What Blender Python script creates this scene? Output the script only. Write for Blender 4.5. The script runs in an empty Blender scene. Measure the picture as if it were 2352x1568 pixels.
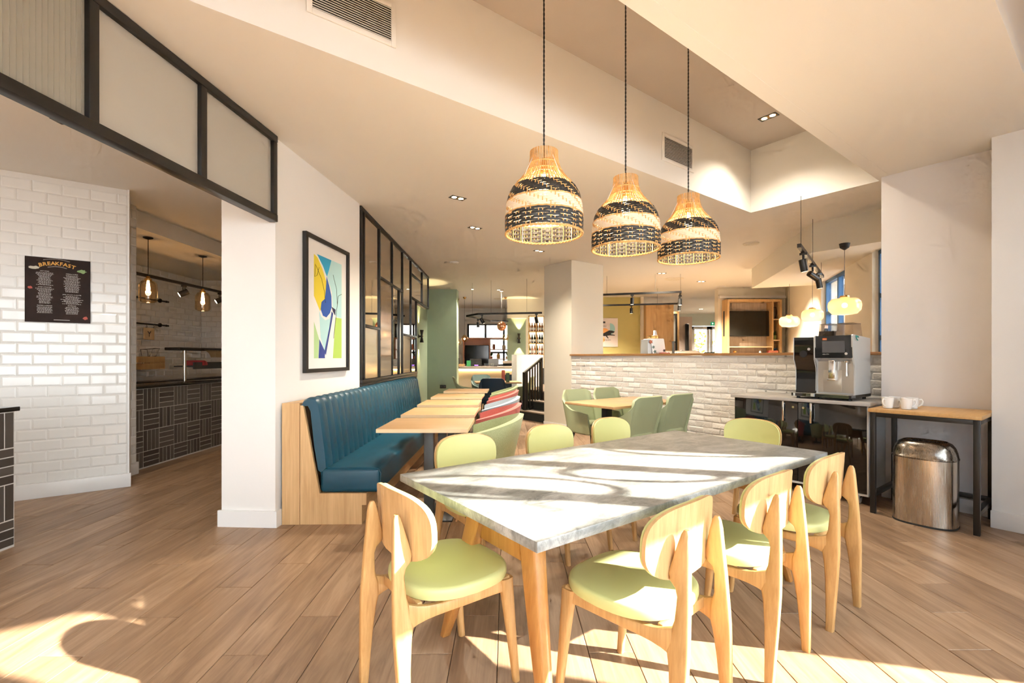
import bpy, bmesh, math, random
from mathutils import Vector, Matrix
R = math.radians
rnd = random.Random(7)
scene = bpy.context.scene
COL = scene.collection

# ------------------------------------------------------------------ camera
F, CX, HY, EYE = 1066.0, 1176.0, 820.0, 1.30      # focal length in px of the 2352 wide frame, centre, horizon row, eye height
cam_d = bpy.data.cameras.new('camera'); cam = bpy.data.objects.new('camera', cam_d); COL.objects.link(cam)
cam.location = (0, 0, EYE); cam.rotation_euler = (R(90), 0, 0)
cam_d.sensor_width = 36.0; cam_d.lens = F / 2352 * 36.0
cam_d.shift_y = (HY - 784) / 2352; cam_d.clip_start = .02; cam_d.clip_end = 200
scene.camera = cam
# ------------------------------------------------------------------ world, sun, exposure
world = bpy.data.worlds.new('world'); scene.world = world; world.use_nodes = True
bg = world.node_tree.nodes['Background']
bg.inputs['Color'].default_value = (.88, .94, 1.0, 1); bg.inputs['Strength'].default_value = 5.4
SUN_AZ = (-.97, .24)                                # direction the light travels
SUN_EL = R(26)
sd = bpy.data.lights.new('sun', 'SUN'); sd.energy = 30.0; sd.angle = R(.6); sd.color = (1, .93, .81)
sun = bpy.data.objects.new('sun', sd); COL.objects.link(sun); sun.location = (8, -6, 8)
_l = math.hypot(*SUN_AZ)
sdir = Vector((SUN_AZ[0]/_l*math.cos(SUN_EL), SUN_AZ[1]/_l*math.cos(SUN_EL), -math.sin(SUN_EL)))
sun.rotation_euler = sdir.to_track_quat('-Z', 'Y').to_euler()
vs = scene.view_settings
vs.view_transform = 'Standard'; vs.look = 'None'; vs.gamma = 1.0; vs.exposure = 1.0; vs.use_curve_mapping = False
cy = scene.cycles
cy.use_denoising = True
try: cy.denoiser = 'OPENIMAGEDENOISE'
except Exception: pass
cy.max_bounces = 4; cy.diffuse_bounces = 3; cy.glossy_bounces = 3; cy.transmission_bounces = 3; cy.transparent_max_bounces = 8
cy.sample_clamp_indirect = 6.0; cy.caustics_reflective = False; cy.caustics_refractive = False
cy.use_adaptive_sampling = True; cy.adaptive_threshold = .12; cy.adaptive_min_samples = 10

# ------------------------------------------------------------------ plan axes: the bay (table, brick wall, coffer) stands 36.75 degrees to the view
GA = R(36.75); UU = Vector((math.cos(GA), math.sin(GA), 0)); VV = Vector((-math.sin(GA), math.cos(GA), 0))
def ab(a, b, z=0.0): return UU * a + VV * b + Vector((0, 0, z))
def at(px, Z, z=0.0): return Vector(((px - CX) / F * Z, Z, z))      # a point at depth Z on a given sight line
def zat(py, Z): return EYE + (HY - py) / F * Z
TILT = R(.65)                                                     # planks, banquette and glazed screen

# ------------------------------------------------------------------ object helpers
def link(o, parent=None):
    COL.objects.link(o)
    if parent is not None: o.parent = parent
    return o
def tag(o, label=None, cat=None, group=None, kind=None):
    if label: o['label'] = label
    if cat: o['category'] = cat
    if group: o['group'] = group
    if kind: o['kind'] = kind
    return o
def thing(name, label, cat, loc=(0, 0, 0), rz=0.0, group=None):
    o = bpy.data.objects.new(name, None); o.empty_display_size = .1; link(o)
    o.location = loc; o.rotation_euler = (0, 0, rz)
    return tag(o, label, cat, group)
def mesh_of(name, bm, mat, sharp=35, smooth=True):
    bmesh.ops.recalc_face_normals(bm, faces=bm.faces)
    me = bpy.data.meshes.new(name); bm.to_mesh(me); bm.free()
    if isinstance(mat, (list, tuple)):
        for m in mat: me.materials.append(m)
    else: me.materials.append(mat)
    if smooth:
        me.polygons.foreach_set('use_smooth', [True] * len(me.polygons))
        me.set_sharp_from_angle(angle=R(sharp))
    return me
def O(name, bm, mat, parent=None, loc=None, rz=None, sharp=35, label=None, kind=None):
    o = bpy.data.objects.new(name, mesh_of(name, bm, mat, sharp)); link(o, parent)
    if loc is not None: o.location = loc
    if rz is not None: o.rotation_euler = (0, 0, rz)
    if label: o['label'] = label
    if kind: o['kind'] = kind
    return o
def OM(name, me, parent=None, loc=(0, 0, 0), rot=(0, 0, 0), scale=None):
    o = bpy.data.objects.new(name, me); link(o, parent); o.location = loc; o.rotation_euler = rot
    if scale: o.scale = scale
    return o
def struct(name, bm, mat, label=None, parent=None):
    o = O(name, bm, mat, parent)
    if parent is None: o['kind'] = 'structure'
    if label: o['label'] = label
    return o
def copy_tree(o, parent=None):
    c = o.copy(); COL.objects.link(c)
    if parent is not None: c.parent = parent
    for ch in list(o.children): copy_tree(ch, c)
    return c
def dup(o, loc, rz, label, group=None):
    c = copy_tree(o); c.location = loc; c.rotation_euler = (0, 0, rz); c['label'] = label
    if group: c['group'] = group
    return c
def recolour(o, old, new):
    for ch in o.children:
        if ch.type == 'MESH' and ch.data.materials and ch.data.materials[0] == old:
            ch.data = ch.data.copy(); ch.data.materials[0] = new
        recolour(ch, old, new)

# ------------------------------------------------------------------ mesh helpers
def BM(): return bmesh.new()
def box(bm, x0, x1, y0, y1, z0, z1, r=0, seg=2):
    m = Matrix.Translation(((x0+x1)/2, (y0+y1)/2, (z0+z1)/2)) @ Matrix.Diagonal((abs(x1-x0), abs(y1-y0), abs(z1-z0), 1))
    vs_ = bmesh.ops.create_cube(bm, size=1, matrix=m)['verts']
    if r > 0:
        es = list({e for v in vs_ for e in v.link_edges})
        bmesh.ops.bevel(bm, geom=es, offset=r, segments=seg, affect='EDGES', profile=.5)
    return bm
def obox(bm, p, ux, uy, hx, hy, z0, z1, r=0):                      # box on a plan centre p with axes ux, uy and half sizes
    vs0 = set(bm.verts)
    box(bm, -hx, hx, -hy, hy, z0, z1, r)
    m = Matrix(((ux.x, uy.x, 0, p.x), (ux.y, uy.y, 0, p.y), (0, 0, 1, 0), (0, 0, 0, 1)))
    bmesh.ops.transform(bm, matrix=m, verts=[v for v in bm.verts if v not in vs0])
    return bm
def gbox(bm, a0, a1, b0, b1, z0, z1, r=0):                         # box in bay axes
    return obox(bm, ab((a0+a1)/2, (b0+b1)/2), UU, VV, abs(a1-a0)/2, abs(b1-b0)/2, z0, z1, r)
def prism(bm, pts, z0, z1):                                        # plan polygon extruded in z
    lo = [bm.verts.new((p[0], p[1], z0)) for p in pts]; hi = [bm.verts.new((p[0], p[1], z1)) for p in pts]
    n = len(pts); bm.faces.new(lo[::-1]); bm.faces.new(hi)
    for i in range(n): bm.faces.new((lo[i], lo[(i+1) % n], hi[(i+1) % n], hi[i]))
    return bm
def slab(bm, pts, o, ax, ay, an, t0, t1):                          # polygon in a plane (o, ax, ay) extruded along an
    lo = [bm.verts.new(o + ax*p[0] + ay*p[1] + an*t0) for p in pts]; hi = [bm.verts.new(o + ax*p[0] + ay*p[1] + an*t1) for p in pts]
    n = len(pts); bm.faces.new(lo[::-1]); bm.faces.new(hi)
    for i in range(n): bm.faces.new((lo[i], lo[(i+1) % n], hi[(i+1) % n], hi[i]))
    return bm
def loft(bm, rings, cap=True):
    vr = [[bm.verts.new(p) for p in r] for r in rings]
    n = len(vr[0])
    for i in range(len(vr) - 1):
        for j in range(n): bm.faces.new((vr[i][j], vr[i][(j+1) % n], vr[i+1][(j+1) % n], vr[i+1][j]))
    if cap:
        bm.faces.new(vr[0][::-1]); bm.faces.new(vr[-1])
    return bm
def tube(bm, pts, r, seg=8, closed=False):
    pts = [Vector(p) for p in pts]; n = len(pts)
    rr = r if isinstance(r, (list, tuple)) else [r] * n
    tang = []
    for i in range(n):
        a = pts[i-1] if (i > 0 or closed) else pts[i]; b = pts[(i+1) % n] if (i < n-1 or closed) else pts[i]
        tang.append((b - a).normalized())
    up = Vector((0, 0, 1)) if abs(tang[0].z) < .9 else Vector((1, 0, 0))
    nx = tang[0].cross(up).normalized(); rings = []
    for i in range(n):
        nx = (nx - tang[i] * nx.dot(tang[i])).normalized(); ny = tang[i].cross(nx)
        rings.append([pts[i] + nx*math.cos(2*math.pi*k/seg)*rr[i] + ny*math.sin(2*math.pi*k/seg)*rr[i] for k in range(seg)])
    if closed: loft(bm, rings + [rings[0]], cap=False); bmesh.ops.remove_doubles(bm, verts=bm.verts, dist=1e-6)
    else: loft(bm, rings)
    return bm
def cyl(bm, p0, p1, r0, r1=None, seg=16): return tube(bm, [p0, p1], [r0, r0 if r1 is None else r1], seg)
def lathe(bm, prof, seg=24, c=(0, 0, 0), closed=False):
    c = Vector(c)
    rings = [[c + Vector((max(r, 1e-4)*math.cos(2*math.pi*k/seg), max(r, 1e-4)*math.sin(2*math.pi*k/seg), z)) for k in range(seg)] for r, z in prof]
    if closed: rings.append(rings[0])
    return loft(bm, rings, cap=not closed)
def sell(a, n):                                                    # a point on a unit superellipse
    c, s = math.cos(a), math.sin(a)
    return (math.copysign(abs(c)**(2/n), c), math.copysign(abs(s)**(2/n), s))
def sheet(bm, f, nu, nv, th):                                      # an open surface f(u,v) given a thickness
    g = [[bm.verts.new(f(i/nu, j/nv)) for j in range(nv+1)] for i in range(nu+1)]
    fs = [bm.faces.new((g[i][j], g[i+1][j], g[i+1][j+1], g[i][j+1])) for i in range(nu) for j in range(nv)]
    bmesh.ops.recalc_face_normals(bm, faces=fs)
    bmesh.ops.solidify(bm, geom=fs, thickness=th)
    return bm
TEXTS = [('Y', .13), ('HOT FOOD', .0115), ('COLD COUNTER', .0115), ('PASTRIES & BREADS', .0115), ('CEREALS & MILK', .0115), ('JAMS, SPREADS & SAUCES', .0115), ('BEVERAGES', .0115),
         ('Melitta', .0098), ('cafina XT6', .0125), ('MAD', .055), ('DOGS', .06), ('ENGLISH', .06), ('29', .20)] + [(c, .046) for c in sorted(set('BREAKFAST'))]
TXT = {}
for body, size in TEXTS:                                             # lettering turned into meshes
    cu = bpy.data.curves.new('lettering', 'FONT'); cu.body = body; cu.size = size; cu.align_x = 'CENTER'; cu.extrude = .0005; cu.resolution_u = 2
    if size == .046: cu.offset = .0012
    t_ = bpy.data.objects.new('lettering', cu); COL.objects.link(t_)
    TXT[(body, size)] = bpy.data.meshes.new_from_object(t_.evaluated_get(bpy.context.evaluated_depsgraph_get()))
    bpy.data.objects.remove(t_); bpy.data.curves.remove(cu)
def text_mesh(name, body, size, mat, parent, loc, rot):
    me = TXT[(body, size)].copy(); me.name = name; me.materials.clear(); me.materials.append(mat)
    o = bpy.data.objects.new(name, me); link(o, parent); o.location = loc; o.rotation_euler = rot
    return o

# ------------------------------------------------------------------ materials
def _new(name):
    m = bpy.data.materials.new(name); m.use_nodes = True
    nt = m.node_tree; return m, nt, nt.nodes['Principled BSDF']
def N(nt, kind, **kw):
    n = nt.nodes.new(kind)
    for k, v in kw.items():
        if hasattr(n, k): setattr(n, k, v)
    return n
def ins(n, **kw):
    for k, v in kw.items(): n.inputs[k.replace('_', ' ')].default_value = v
    return n
def ramp(nt, stops):
    r = nt.nodes.new('ShaderNodeValToRGB'); el = r.color_ramp.elements
    while len(el) < len(stops): el.new(.5)
    for e, (p, c) in zip(el, stops): e.position = p; e.color = (*c, 1)
    return r
def coords(nt, scale=(1, 1, 1), rot=(0, 0, 0), src='Object'):
    tc = nt.nodes.new('ShaderNodeTexCoord'); mp = nt.nodes.new('ShaderNodeMapping')
    mp.inputs['Scale'].default_value = scale; mp.inputs['Rotation'].default_value = rot
    nt.links.new(tc.outputs[src], mp.inputs['Vector']); return mp
def noise(nt, mp, scale, detail=4, rough=.55, dist=0):
    n = nt.nodes.new('ShaderNodeTexNoise'); ins(n, Scale=scale, Detail=detail, Roughness=rough, Distortion=dist)
    nt.links.new(mp.outputs['Vector'], n.inputs['Vector']); return n
def bump(nt, p, src, strength, dist=.01):
    b = nt.nodes.new('ShaderNodeBump'); ins(b, Strength=strength, Distance=dist)
    nt.links.new(src, b.inputs['Height']); nt.links.new(b.outputs['Normal'], p.inputs['Normal'])
def plain(name, col, rough=.5, metal=0., var=0., vscale=8, bmp=0., bscale=60, spec=.5, coat=0., sheen=0.):
    m, nt, p = _new(name); c = (*col, 1)
    ins(p, Base_Color=c, Roughness=rough, Metallic=metal); p.inputs['Specular IOR Level'].default_value = spec
    p.inputs['Coat Weight'].default_value = coat; p.inputs['Sheen Weight'].default_value = sheen
    if var > 0 or bmp > 0: mp = coords(nt)
    if var > 0:
        n = noise(nt, mp, vscale)
        r = ramp(nt, [(.3, tuple(max(0, x*(1-var)) for x in col)), (.7, tuple(min(1, x*(1+var)) for x in col))])
        nt.links.new(n.outputs['Fac'], r.inputs['Fac']); nt.links.new(r.outputs['Color'], p.inputs['Base Color'])
    if bmp > 0:
        nb = noise(nt, mp, bscale, 3); bump(nt, p, nb.outputs['Fac'], bmp)
    return m
def wood(name, light, dark, axis=2, rough=.42, scale=1.0, contrast=1.0, knots=0.0, coat=0.):
    m, nt, p = _new(name)
    s = [14*scale]*3; s[axis] = 1.1*scale
    mp = coords(nt, tuple(s)); n = noise(nt, mp, 2.2, 6, .62, .6)
    s2 = [60*scale]*3; s2[axis] = 2.0*scale
    mp2 = coords(nt, tuple(s2)); n2 = noise(nt, mp2, 2.0, 3, .6)
    r = ramp(nt, [(.32, dark), (.5, tuple((l+d)/2 for l, d in zip(light, dark))), (.68, light)])
    mx = N(nt, 'ShaderNodeMath', operation='MULTIPLY_ADD'); mx.inputs[1].default_value = .35; 
    nt.links.new(n2.outputs['Fac'], mx.inputs[0]); 
    ms = N(nt, 'ShaderNodeMath', operation='MULTIPLY'); ms.inputs[1].default_value = .65
    nt.links.new(n.outputs['Fac'], ms.inputs[0]); nt.links.new(ms.outputs[0], mx.inputs[2])
    nt.links.new(mx.outputs[0], r.inputs['Fac'])
    last = r.outputs['Color']
    if knots > 0:
        sk = [2.2*scale]*3; sk[axis] = .9*scale
        mk = coords(nt, tuple(sk)); v = nt.nodes.new('ShaderNodeTexVoronoi'); ins(v, Scale=1.6)
        nt.links.new(mk.outputs['Vector'], v.inputs['Vector'])
        rk = ramp(nt, [(.0, (1, 1, 1)), (.10, (0, 0, 0))]); nt.links.new(v.outputs['Distance'], rk.inputs['Fac'])
        mix = N(nt, 'ShaderNodeMix', data_type='RGBA'); mm = N(nt, 'ShaderNodeMath', operation='MULTIPLY'); mm.inputs[1].default_value = knots
        nt.links.new(rk.outputs['Color'], mm.inputs[0]); nt.links.new(mm.outputs[0], mix.inputs['Factor'])
        nt.links.new(last, mix.inputs['A']); mix.inputs['B'].default_value = (dark[0]*.45, dark[1]*.4, dark[2]*.35, 1)
        last = mix.outputs['Result']
    nt.links.new(last, p.inputs['Base Color']); ins(p, Roughness=rough); p.inputs['Coat Weight'].default_value = coat
    bump(nt, p, n2.outputs['Fac'], .06, .004)
    return m
def emit(name, col, strength):
    m, nt, p = _new(name); ins(p, Base_Color=(*col, 1), Roughness=.4)
    p.inputs['Emission Color'].default_value = (*col, 1); p.inputs['Emission Strength'].default_value = strength
    return m
def glass(name, tint=(1, 1, 1), refl=.12, rough=0.0, frost=0.0, tcol=(.8, .8, .78)):
    m = bpy.data.materials.new(name); m.use_nodes = True; nt = m.node_tree; nt.nodes.clear()
    out = nt.nodes.new('ShaderNodeOutputMaterial'); tr = nt.nodes.new('ShaderNodeBsdfTransparent'); tr.inputs['Color'].default_value = (*tint, 1)
    gl = nt.nodes.new('ShaderNodeBsdfGlossy'); ins(gl, Roughness=rough)
    lw = nt.nodes.new('ShaderNodeLayerWeight'); ins(lw, Blend=.25)
    mm = N(nt, 'ShaderNodeMath', operation='MULTIPLY_ADD'); mm.inputs[1].default_value = .6; mm.inputs[2].default_value = refl; mm.use_clamp = True
    nt.links.new(lw.outputs['Fresnel'], mm.inputs[0])
    mix = nt.nodes.new('ShaderNodeMixShader'); nt.links.new(mm.outputs[0], mix.inputs['Fac'])
    last = tr.outputs[0]
    if frost > 0:
        tl = nt.nodes.new('ShaderNodeBsdfTranslucent'); tl.inputs['Color'].default_value = (*tcol, 1)
        df = nt.nodes.new('ShaderNodeBsdfDiffuse'); df.inputs['Color'].default_value = (*tcol, 1)
        m1 = nt.nodes.new('ShaderNodeMixShader'); m1.inputs['Fac'].default_value = .35
        nt.links.new(tl.outputs[0], m1.inputs[1]); nt.links.new(df.outputs[0], m1.inputs[2])
        m2 = nt.nodes.new('ShaderNodeMixShader'); m2.inputs['Fac'].default_value = frost
        nt.links.new(last, m2.inputs[1]); nt.links.new(m1.outputs[0], m2.inputs[2]); last = m2.outputs[0]
    nt.links.new(last, mix.inputs[1]); nt.links.new(gl.outputs[0], mix.inputs[2]); nt.links.new(mix.outputs[0], out.inputs['Surface'])
    return m
def mirror(name, tint, rough=.03, reed=0.0, grey=(.35, .31, .26), f=.72):
    m, nt, p = _new(name)
    ins(p, Base_Color=(*tint, 1), Roughness=rough, Metallic=1.0)
    if reed > 0:
        mp = coords(nt, (1, 1, 1)); w = nt.nodes.new('ShaderNodeTexWave'); w.bands_direction = 'Y'; ins(w, Scale=reed, Distortion=0)
        nt.links.new(mp.outputs['Vector'], w.inputs['Vector']); bump(nt, p, w.outputs['Fac'], .5, .004)
    return m
def fabric(name, c1, c2, scale=480):
    m, nt, p = _new(name); mp = coords(nt, (1, 1, .35)); mp2 = coords(nt, (.35, .35, 1))
    n1 = noise(nt, mp, scale, 2); n2 = noise(nt, mp2, scale, 2)
    ad = N(nt, 'ShaderNodeMath', operation='ADD'); nt.links.new(n1.outputs['Fac'], ad.inputs[0]); nt.links.new(n2.outputs['Fac'], ad.inputs[1])
    hf = N(nt, 'ShaderNodeMath', operation='MULTIPLY'); hf.inputs[1].default_value = .5; nt.links.new(ad.outputs[0], hf.inputs[0])
    r = ramp(nt, [(.34, c1), (.66, c2)]); nt.links.new(hf.outputs[0], r.inputs['Fac']); nt.links.new(r.outputs['Color'], p.inputs['Base Color'])
    ins(p, Roughness=.9); p.inputs['Sheen Weight'].default_value = .2; bump(nt, p, hf.outputs[0], .3, .002)
    return m
def floor_mat():
    m, nt, p = _new('oak_plank')
    g = nt.nodes.new('ShaderNodeNewGeometry'); mp = nt.nodes.new('ShaderNodeMapping'); mp.vector_type = 'POINT'
    mp.inputs['Rotation'].default_value = (0, 0, -TILT); nt.links.new(g.outputs['Position'], mp.inputs['Vector'])
    sp = nt.nodes.new('ShaderNodeSeparateXYZ'); nt.links.new(mp.outputs['Vector'], sp.inputs[0])
    def M2(op, a, b=None, c=None):
        n = N(nt, 'ShaderNodeMath', operation=op)
        for i, x in enumerate((a, b, c)):
            if x is None: continue
            if isinstance(x, (int, float)): n.inputs[i].default_value = x
            else: nt.links.new(x, n.inputs[i])
        return n.outputs[0]
    row = M2('FLOOR', M2('MULTIPLY', M2('ADD', sp.outputs['X'], 1.44), 5.0))
    cell = M2('FLOOR', M2('DIVIDE', M2('SUBTRACT', M2('SUBTRACT', sp.outputs['Y'], 2.94), M2('MULTIPLY', row, .3)), 1.2))
    cv = nt.nodes.new('ShaderNodeCombineXYZ'); nt.links.new(row, cv.inputs[0]); nt.links.new(cell, cv.inputs[1])
    wn = nt.nodes.new('ShaderNodeTexWhiteNoise'); wn.noise_dimensions = '2D'; nt.links.new(cv.outputs[0], wn.inputs['Vector'])
    off = M2('MULTIPLY', wn.outputs['Value'], 37.0)
    pv = nt.nodes.new('ShaderNodeCombineXYZ')
    nt.links.new(M2('MULTIPLY', M2('ADD', sp.outputs['X'], off), 9.0), pv.inputs[0]); nt.links.new(M2('ADD', M2('MULTIPLY', sp.outputs['Y'], 1.1), off), pv.inputs[1]); nt.links.new(off, pv.inputs[2])
    n = nt.nodes.new('ShaderNodeTexNoise'); ins(n, Scale=1.5, Detail=5, Roughness=.6, Distortion=1.3); nt.links.new(pv.outputs[0], n.inputs['Vector'])
    pv2 = nt.nodes.new('ShaderNodeCombineXYZ')
    nt.links.new(M2('MULTIPLY', sp.outputs['X'], 90.0), pv2.inputs[0]); nt.links.new(M2('ADD', M2('MULTIPLY', sp.outputs['Y'], 2.5), off), pv2.inputs[1])
    n2 = nt.nodes.new('ShaderNodeTexNoise'); ins(n2, Scale=1.0, Detail=3); nt.links.new(pv2.outputs[0], n2.inputs['Vector'])
    fac = M2('ADD', M2('ADD', M2('MULTIPLY', n.outputs['Fac'], .62), M2('MULTIPLY', n2.outputs['Fac'], .22)), M2('MULTIPLY', wn.outputs['Value'], .16))
    r = ramp(nt, [(.30, (.180, .105, .060)), (.5, (.315, .198, .118)), (.68, (.43, .288, .182))])
    nt.links.new(fac, r.inputs['Fac']); nt.links.new(r.outputs['Color'], p.inputs['Base Color'])
    ins(p, Roughness=.42); bump(nt, p, n2.outputs['Fac'], .05, .003)
    return m
def marble_mat():
    m, nt, p = _new('grey_marble'); mp = coords(nt, (1, 1.6, 1), (0, 0, .5))
    n = noise(nt, mp, 3.2, 9, .66, 1.1); n2 = noise(nt, mp, 9, 9, .74, 2.2)
    r = ramp(nt, [(.30, (.13, .135, .13)), (.46, (.25, .255, .245)), (.56, (.36, .36, .345)), (.72, (.52, .52, .50))])
    nt.links.new(n.outputs['Fac'], r.inputs['Fac'])
    r2 = ramp(nt, [(.30, (.45, .46, .46)), (.48, (.85, .85, .84)), (.52, (1, 1, 1)), (.60, (.80, .80, .80)), (.7, (1.0, 1.0, 1.0))]); nt.links.new(n2.outputs['Fac'], r2.inputs['Fac'])
    mx = N(nt, 'ShaderNodeMix', data_type='RGBA', blend_type='MULTIPLY'); mx.inputs['Factor'].default_value = 1
    nt.links.new(r.outputs['Color'], mx.inputs['A']); nt.links.new(r2.outputs['Color'], mx.inputs['B'])
    nt.links.new(mx.outputs['Result'], p.inputs['Base Color']); ins(p, Roughness=.33)
    return m
def stainless(name, col=(.62, .58, .54), rough=.26):
    m, nt, p = _new(name); mp = coords(nt, (40, 40, 1.0)); n = noise(nt, mp, 6, 3)
    r = ramp(nt, [(.3, (rough-.07,)*3), (.7, (rough+.1,)*3)]); nt.links.new(n.outputs['Fac'], r.inputs['Fac']); nt.links.new(r.outputs['Color'], p.inputs['Roughness'])
    ins(p, Base_Color=(*col, 1), Metallic=1.0); return m

MT = {}
MT['paint'] = plain('white_wall_paint', (.80, .785, .765), .75, bmp=.03, bscale=300)
MT['ceil'] = plain('ceiling_paint', (.82, .79, .735), .85, bmp=.03, bscale=300)
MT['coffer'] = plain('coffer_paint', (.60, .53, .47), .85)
MT['pinkgrey'] = plain('pale_mushroom_paint', (.74, .70, .68), .75, bmp=.03, bscale=300)
MT['cream'] = plain('cream_paint', (.78, .73, .62), .8)
MT['skirt'] = plain('white_gloss_skirting', (.82, .81, .80), .35)
MT['sage'] = plain('sage_green_paint', (.33, .42, .31), .8)
MT['olive'] = plain('olive_green_paint', (.50, .43, .16), .8)
MT['floor'] = floor_mat()
MT['grout_floor'] = plain('dark_joint', (.10, .065, .04), .9)
MT['marble'] = marble_mat()
MT['oak'] = wood('chair_oak', (.63, .39, .165), (.42, .23, .08), 2, .40)
MT['oak_ply'] = wood('backrest_oak_veneer', (.67, .44, .21), (.46, .27, .11), 2, .38)
MT['oak_edge'] = wood('ply_edge', (.74, .52, .30), (.60, .38, .19), 2, .45)
MT['leg_oak'] = wood('table_leg_oak', (.54, .26, .075), (.36, .15, .035), 2, .35)
MT['bench_oak'] = wood('bench_oak_board', (.70, .45, .22), (.50, .29, .12), 2, .5, .7, knots=.5)
MT['bench_oak_y'] = wood('bench_oak_rail', (.70, .45, .22), (.50, .29, .12), 1, .5, .7)
MT['top_oak'] = wood('table_top_oak', (.56, .35, .175), (.42, .25, .115), 0, .35, .8, knots=.25)
MT['edge_oak'] = wood('table_edge_oak', (.80, .60, .36), (.70, .48, .27), 0, .4, .8)
MT['console_oak'] = wood('console_oak', (.66, .40, .16), (.50, .27, .09), 0, .4, .8)
MT['panel_oak'] = wood('panel_oak', (.64, .41, .19), (.48, .28, .115), 2, .5, .6, knots=.6)
MT['grey_oak'] = wood('grey_washed_oak', (.50, .39, .30), (.34, .25, .185), 2, .6, .7)
MT['shelf_oak'] = wood('shelf_oak', (.46, .24, .09), (.33, .16, .06), 0, .45)
MT['lime'] = plain('lime_green_vinyl', (.565, .58, .255), .42, bmp=.05, bscale=350)
MT['sage_vinyl'] = plain('sage_vinyl', (.33, .375, .225), .42, bmp=.05, bscale=300)
MT['teal'] = plain('teal_leather', (.003, .058, .100), .36, var=.12, vscale=5, bmp=.08, bscale=250)
MT['navy'] = plain('navy_vinyl', (.006, .025, .05), .45)
MT['teal_pale'] = plain('slate_teal_vinyl', (.12, .19, .18), .5)
MT['f_green'] = fabric('pale_green_weave', (.30, .37, .17), (.56, .60, .36))
MT['f_grey'] = fabric('blue_grey_weave', (.20, .25, .30), (.47, .53, .58))
MT['f_coral'] = fabric('coral_weave', (.38, .07, .055), (.62, .18, .15))
MT['black'] = plain('black_painted_steel', (.010, .009, .008), .38)
MT['black_matt'] = plain('matt_black', (.014, .013, .012), .6)
MT['gloss_black'] = plain('gloss_black_panel', (.004, .004, .004), .06, coat=.5)
MT['dark_steel'] = plain('dark_grey_steel', (.07, .07, .068), .45, metal=.4)
MT['steel'] = stainless('brushed_stainless', (.60, .555, .50), .22)
MT['chrome'] = plain('chrome', (.75, .73, .70), .12, metal=1)
MT['silver'] = plain('silver_plastic', (.62, .64, .65), .38, metal=.25)
MT['worktop'] = plain('grey_laminate', (.44, .41, .38), .35, var=.05)
MT['brick'] = plain('white_painted_brick', (.86, .83, .785), .62, var=.03, vscale=20, bmp=.5, bscale=45)
MT['mortar'] = plain('white_painted_mortar', (.86, .83, .785), .7, bmp=.4, bscale=80)
MT['tile'] = plain('white_metro_tile', (.80, .79, .765), .17, coat=.15)
MT['tile_grout'] = plain('tile_grout', (.74, .72, .69), .8)
m, nt, p = _new('charcoal_tile'); _oi = nt.nodes.new('ShaderNodeObjectInfo'); _r = ramp(nt, [(.0, (.050, .040, .033)), (.5, (.085, .070, .059)), (1.0, (.125, .105, .09))])
nt.links.new(_oi.outputs['Random'], _r.inputs['Fac']); nt.links.new(_r.outputs['Color'], p.inputs['Base Color']); ins(p, Roughness=.32); MT['dtile'] = m
MT['dgrout'] = plain('pale_grout', (.55, .52, .48), .9)
MT['frost'] = glass('frosted_glass', (.92, .90, .85), .03, .25, .80, (.90, .86, .78))
MT['clear'] = glass('clear_glass', (.97, .98, .97), .04)
MT['amber'] = glass('amber_glass', (1, .84, .62), .06)
MT['honey'] = glass('honey_glass', (1, .80, .56), .08, 0, .35, (1, .78, .52))
MT['smoke'] = glass('smoked_clear_plastic', (.80, .77, .74), .10)
MT['mir_clear'] = mirror('bronze_mirror', (.78, .69, .58), .015)
MT['mir_frost'] = mirror('frosted_bronze_mirror', (.68, .61, .52), .20)
MT['mir_reed'] = mirror('reeded_bronze_mirror', (.74, .66, .55), .06, 60)
MT['rattan'] = plain('natural_rattan', (.72, .42, .16), .55, var=.2, vscale=40)
MT['strip_black'] = plain('black_woven_strip', (.030, .030, .030), .45, bmp=.3, bscale=120)
m, nt, p = _new('white_woven_strip'); ins(p, Base_Color=(.92, .88, .80, 1), Roughness=.6)
_tl = nt.nodes.new('ShaderNodeBsdfTranslucent'); _tl.inputs['Color'].default_value = (.97, .90, .78, 1)
_mx = nt.nodes.new('ShaderNodeMixShader'); _mx.inputs['Fac'].default_value = .45
nt.links.new(p.outputs[0], _mx.inputs[1]); nt.links.new(_tl.outputs[0], _mx.inputs[2]); nt.links.new(_mx.outputs[0], nt.nodes['Material Output'].inputs['Surface'])
MT['strip_white'] = m
MT['bulb'] = emit('warm_bulb', (1, .62, .25), 25)
MT['lens'] = emit('downlight_lens', (1, .80, .50), 14)
MT['lens_dim'] = emit('spot_lens', (1, .84, .58), 5)
MT['led'] = emit('led_strip', (1, .74, .36), 5)
MT['brass'] = plain('brass', (.60, .36, .12), .25, metal=1)
MT['copper'] = plain('copper', (.80, .38, .22), .12, metal=1)
MT['white_plastic'] = plain('white_plastic', (.80, .79, .77), .4)
MT['ceramic'] = plain('white_ceramic', (.85, .84, .82), .15, coat=.4)
MT['screen'] = plain('dark_screen', (.010, .010, .011), .10)
MT['screen_grey'] = plain('grey_display', (.11, .11, .115), .25)
MT['blue_frame'] = plain('blue_window_frame', (.05, .15, .33), .4)
MT['red_card'] = plain('red_card', (.42, .03, .03), .5)
MT['green_card'] = plain('green_card', (.05, .32, .10), .5)
MT['dkgreen_card'] = plain('dark_green_card', (.07, .14, .08), .5)
MT['coral_card'] = plain('coral_card', (.55, .13, .10), .5)
MT['leaf'] = plain('leaf_green', (.07, .17, .03), .5, var=.3)
MT['pot'] = plain('green_pot', (.16, .20, .05), .4)
MT['terracotta'] = plain('terracotta', (.50, .16, .08), .6)
MT['beans'] = plain('coffee_beans', (.05, .026, .012), .5, var=.6, vscale=60, bmp=.8, bscale=90)
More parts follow.
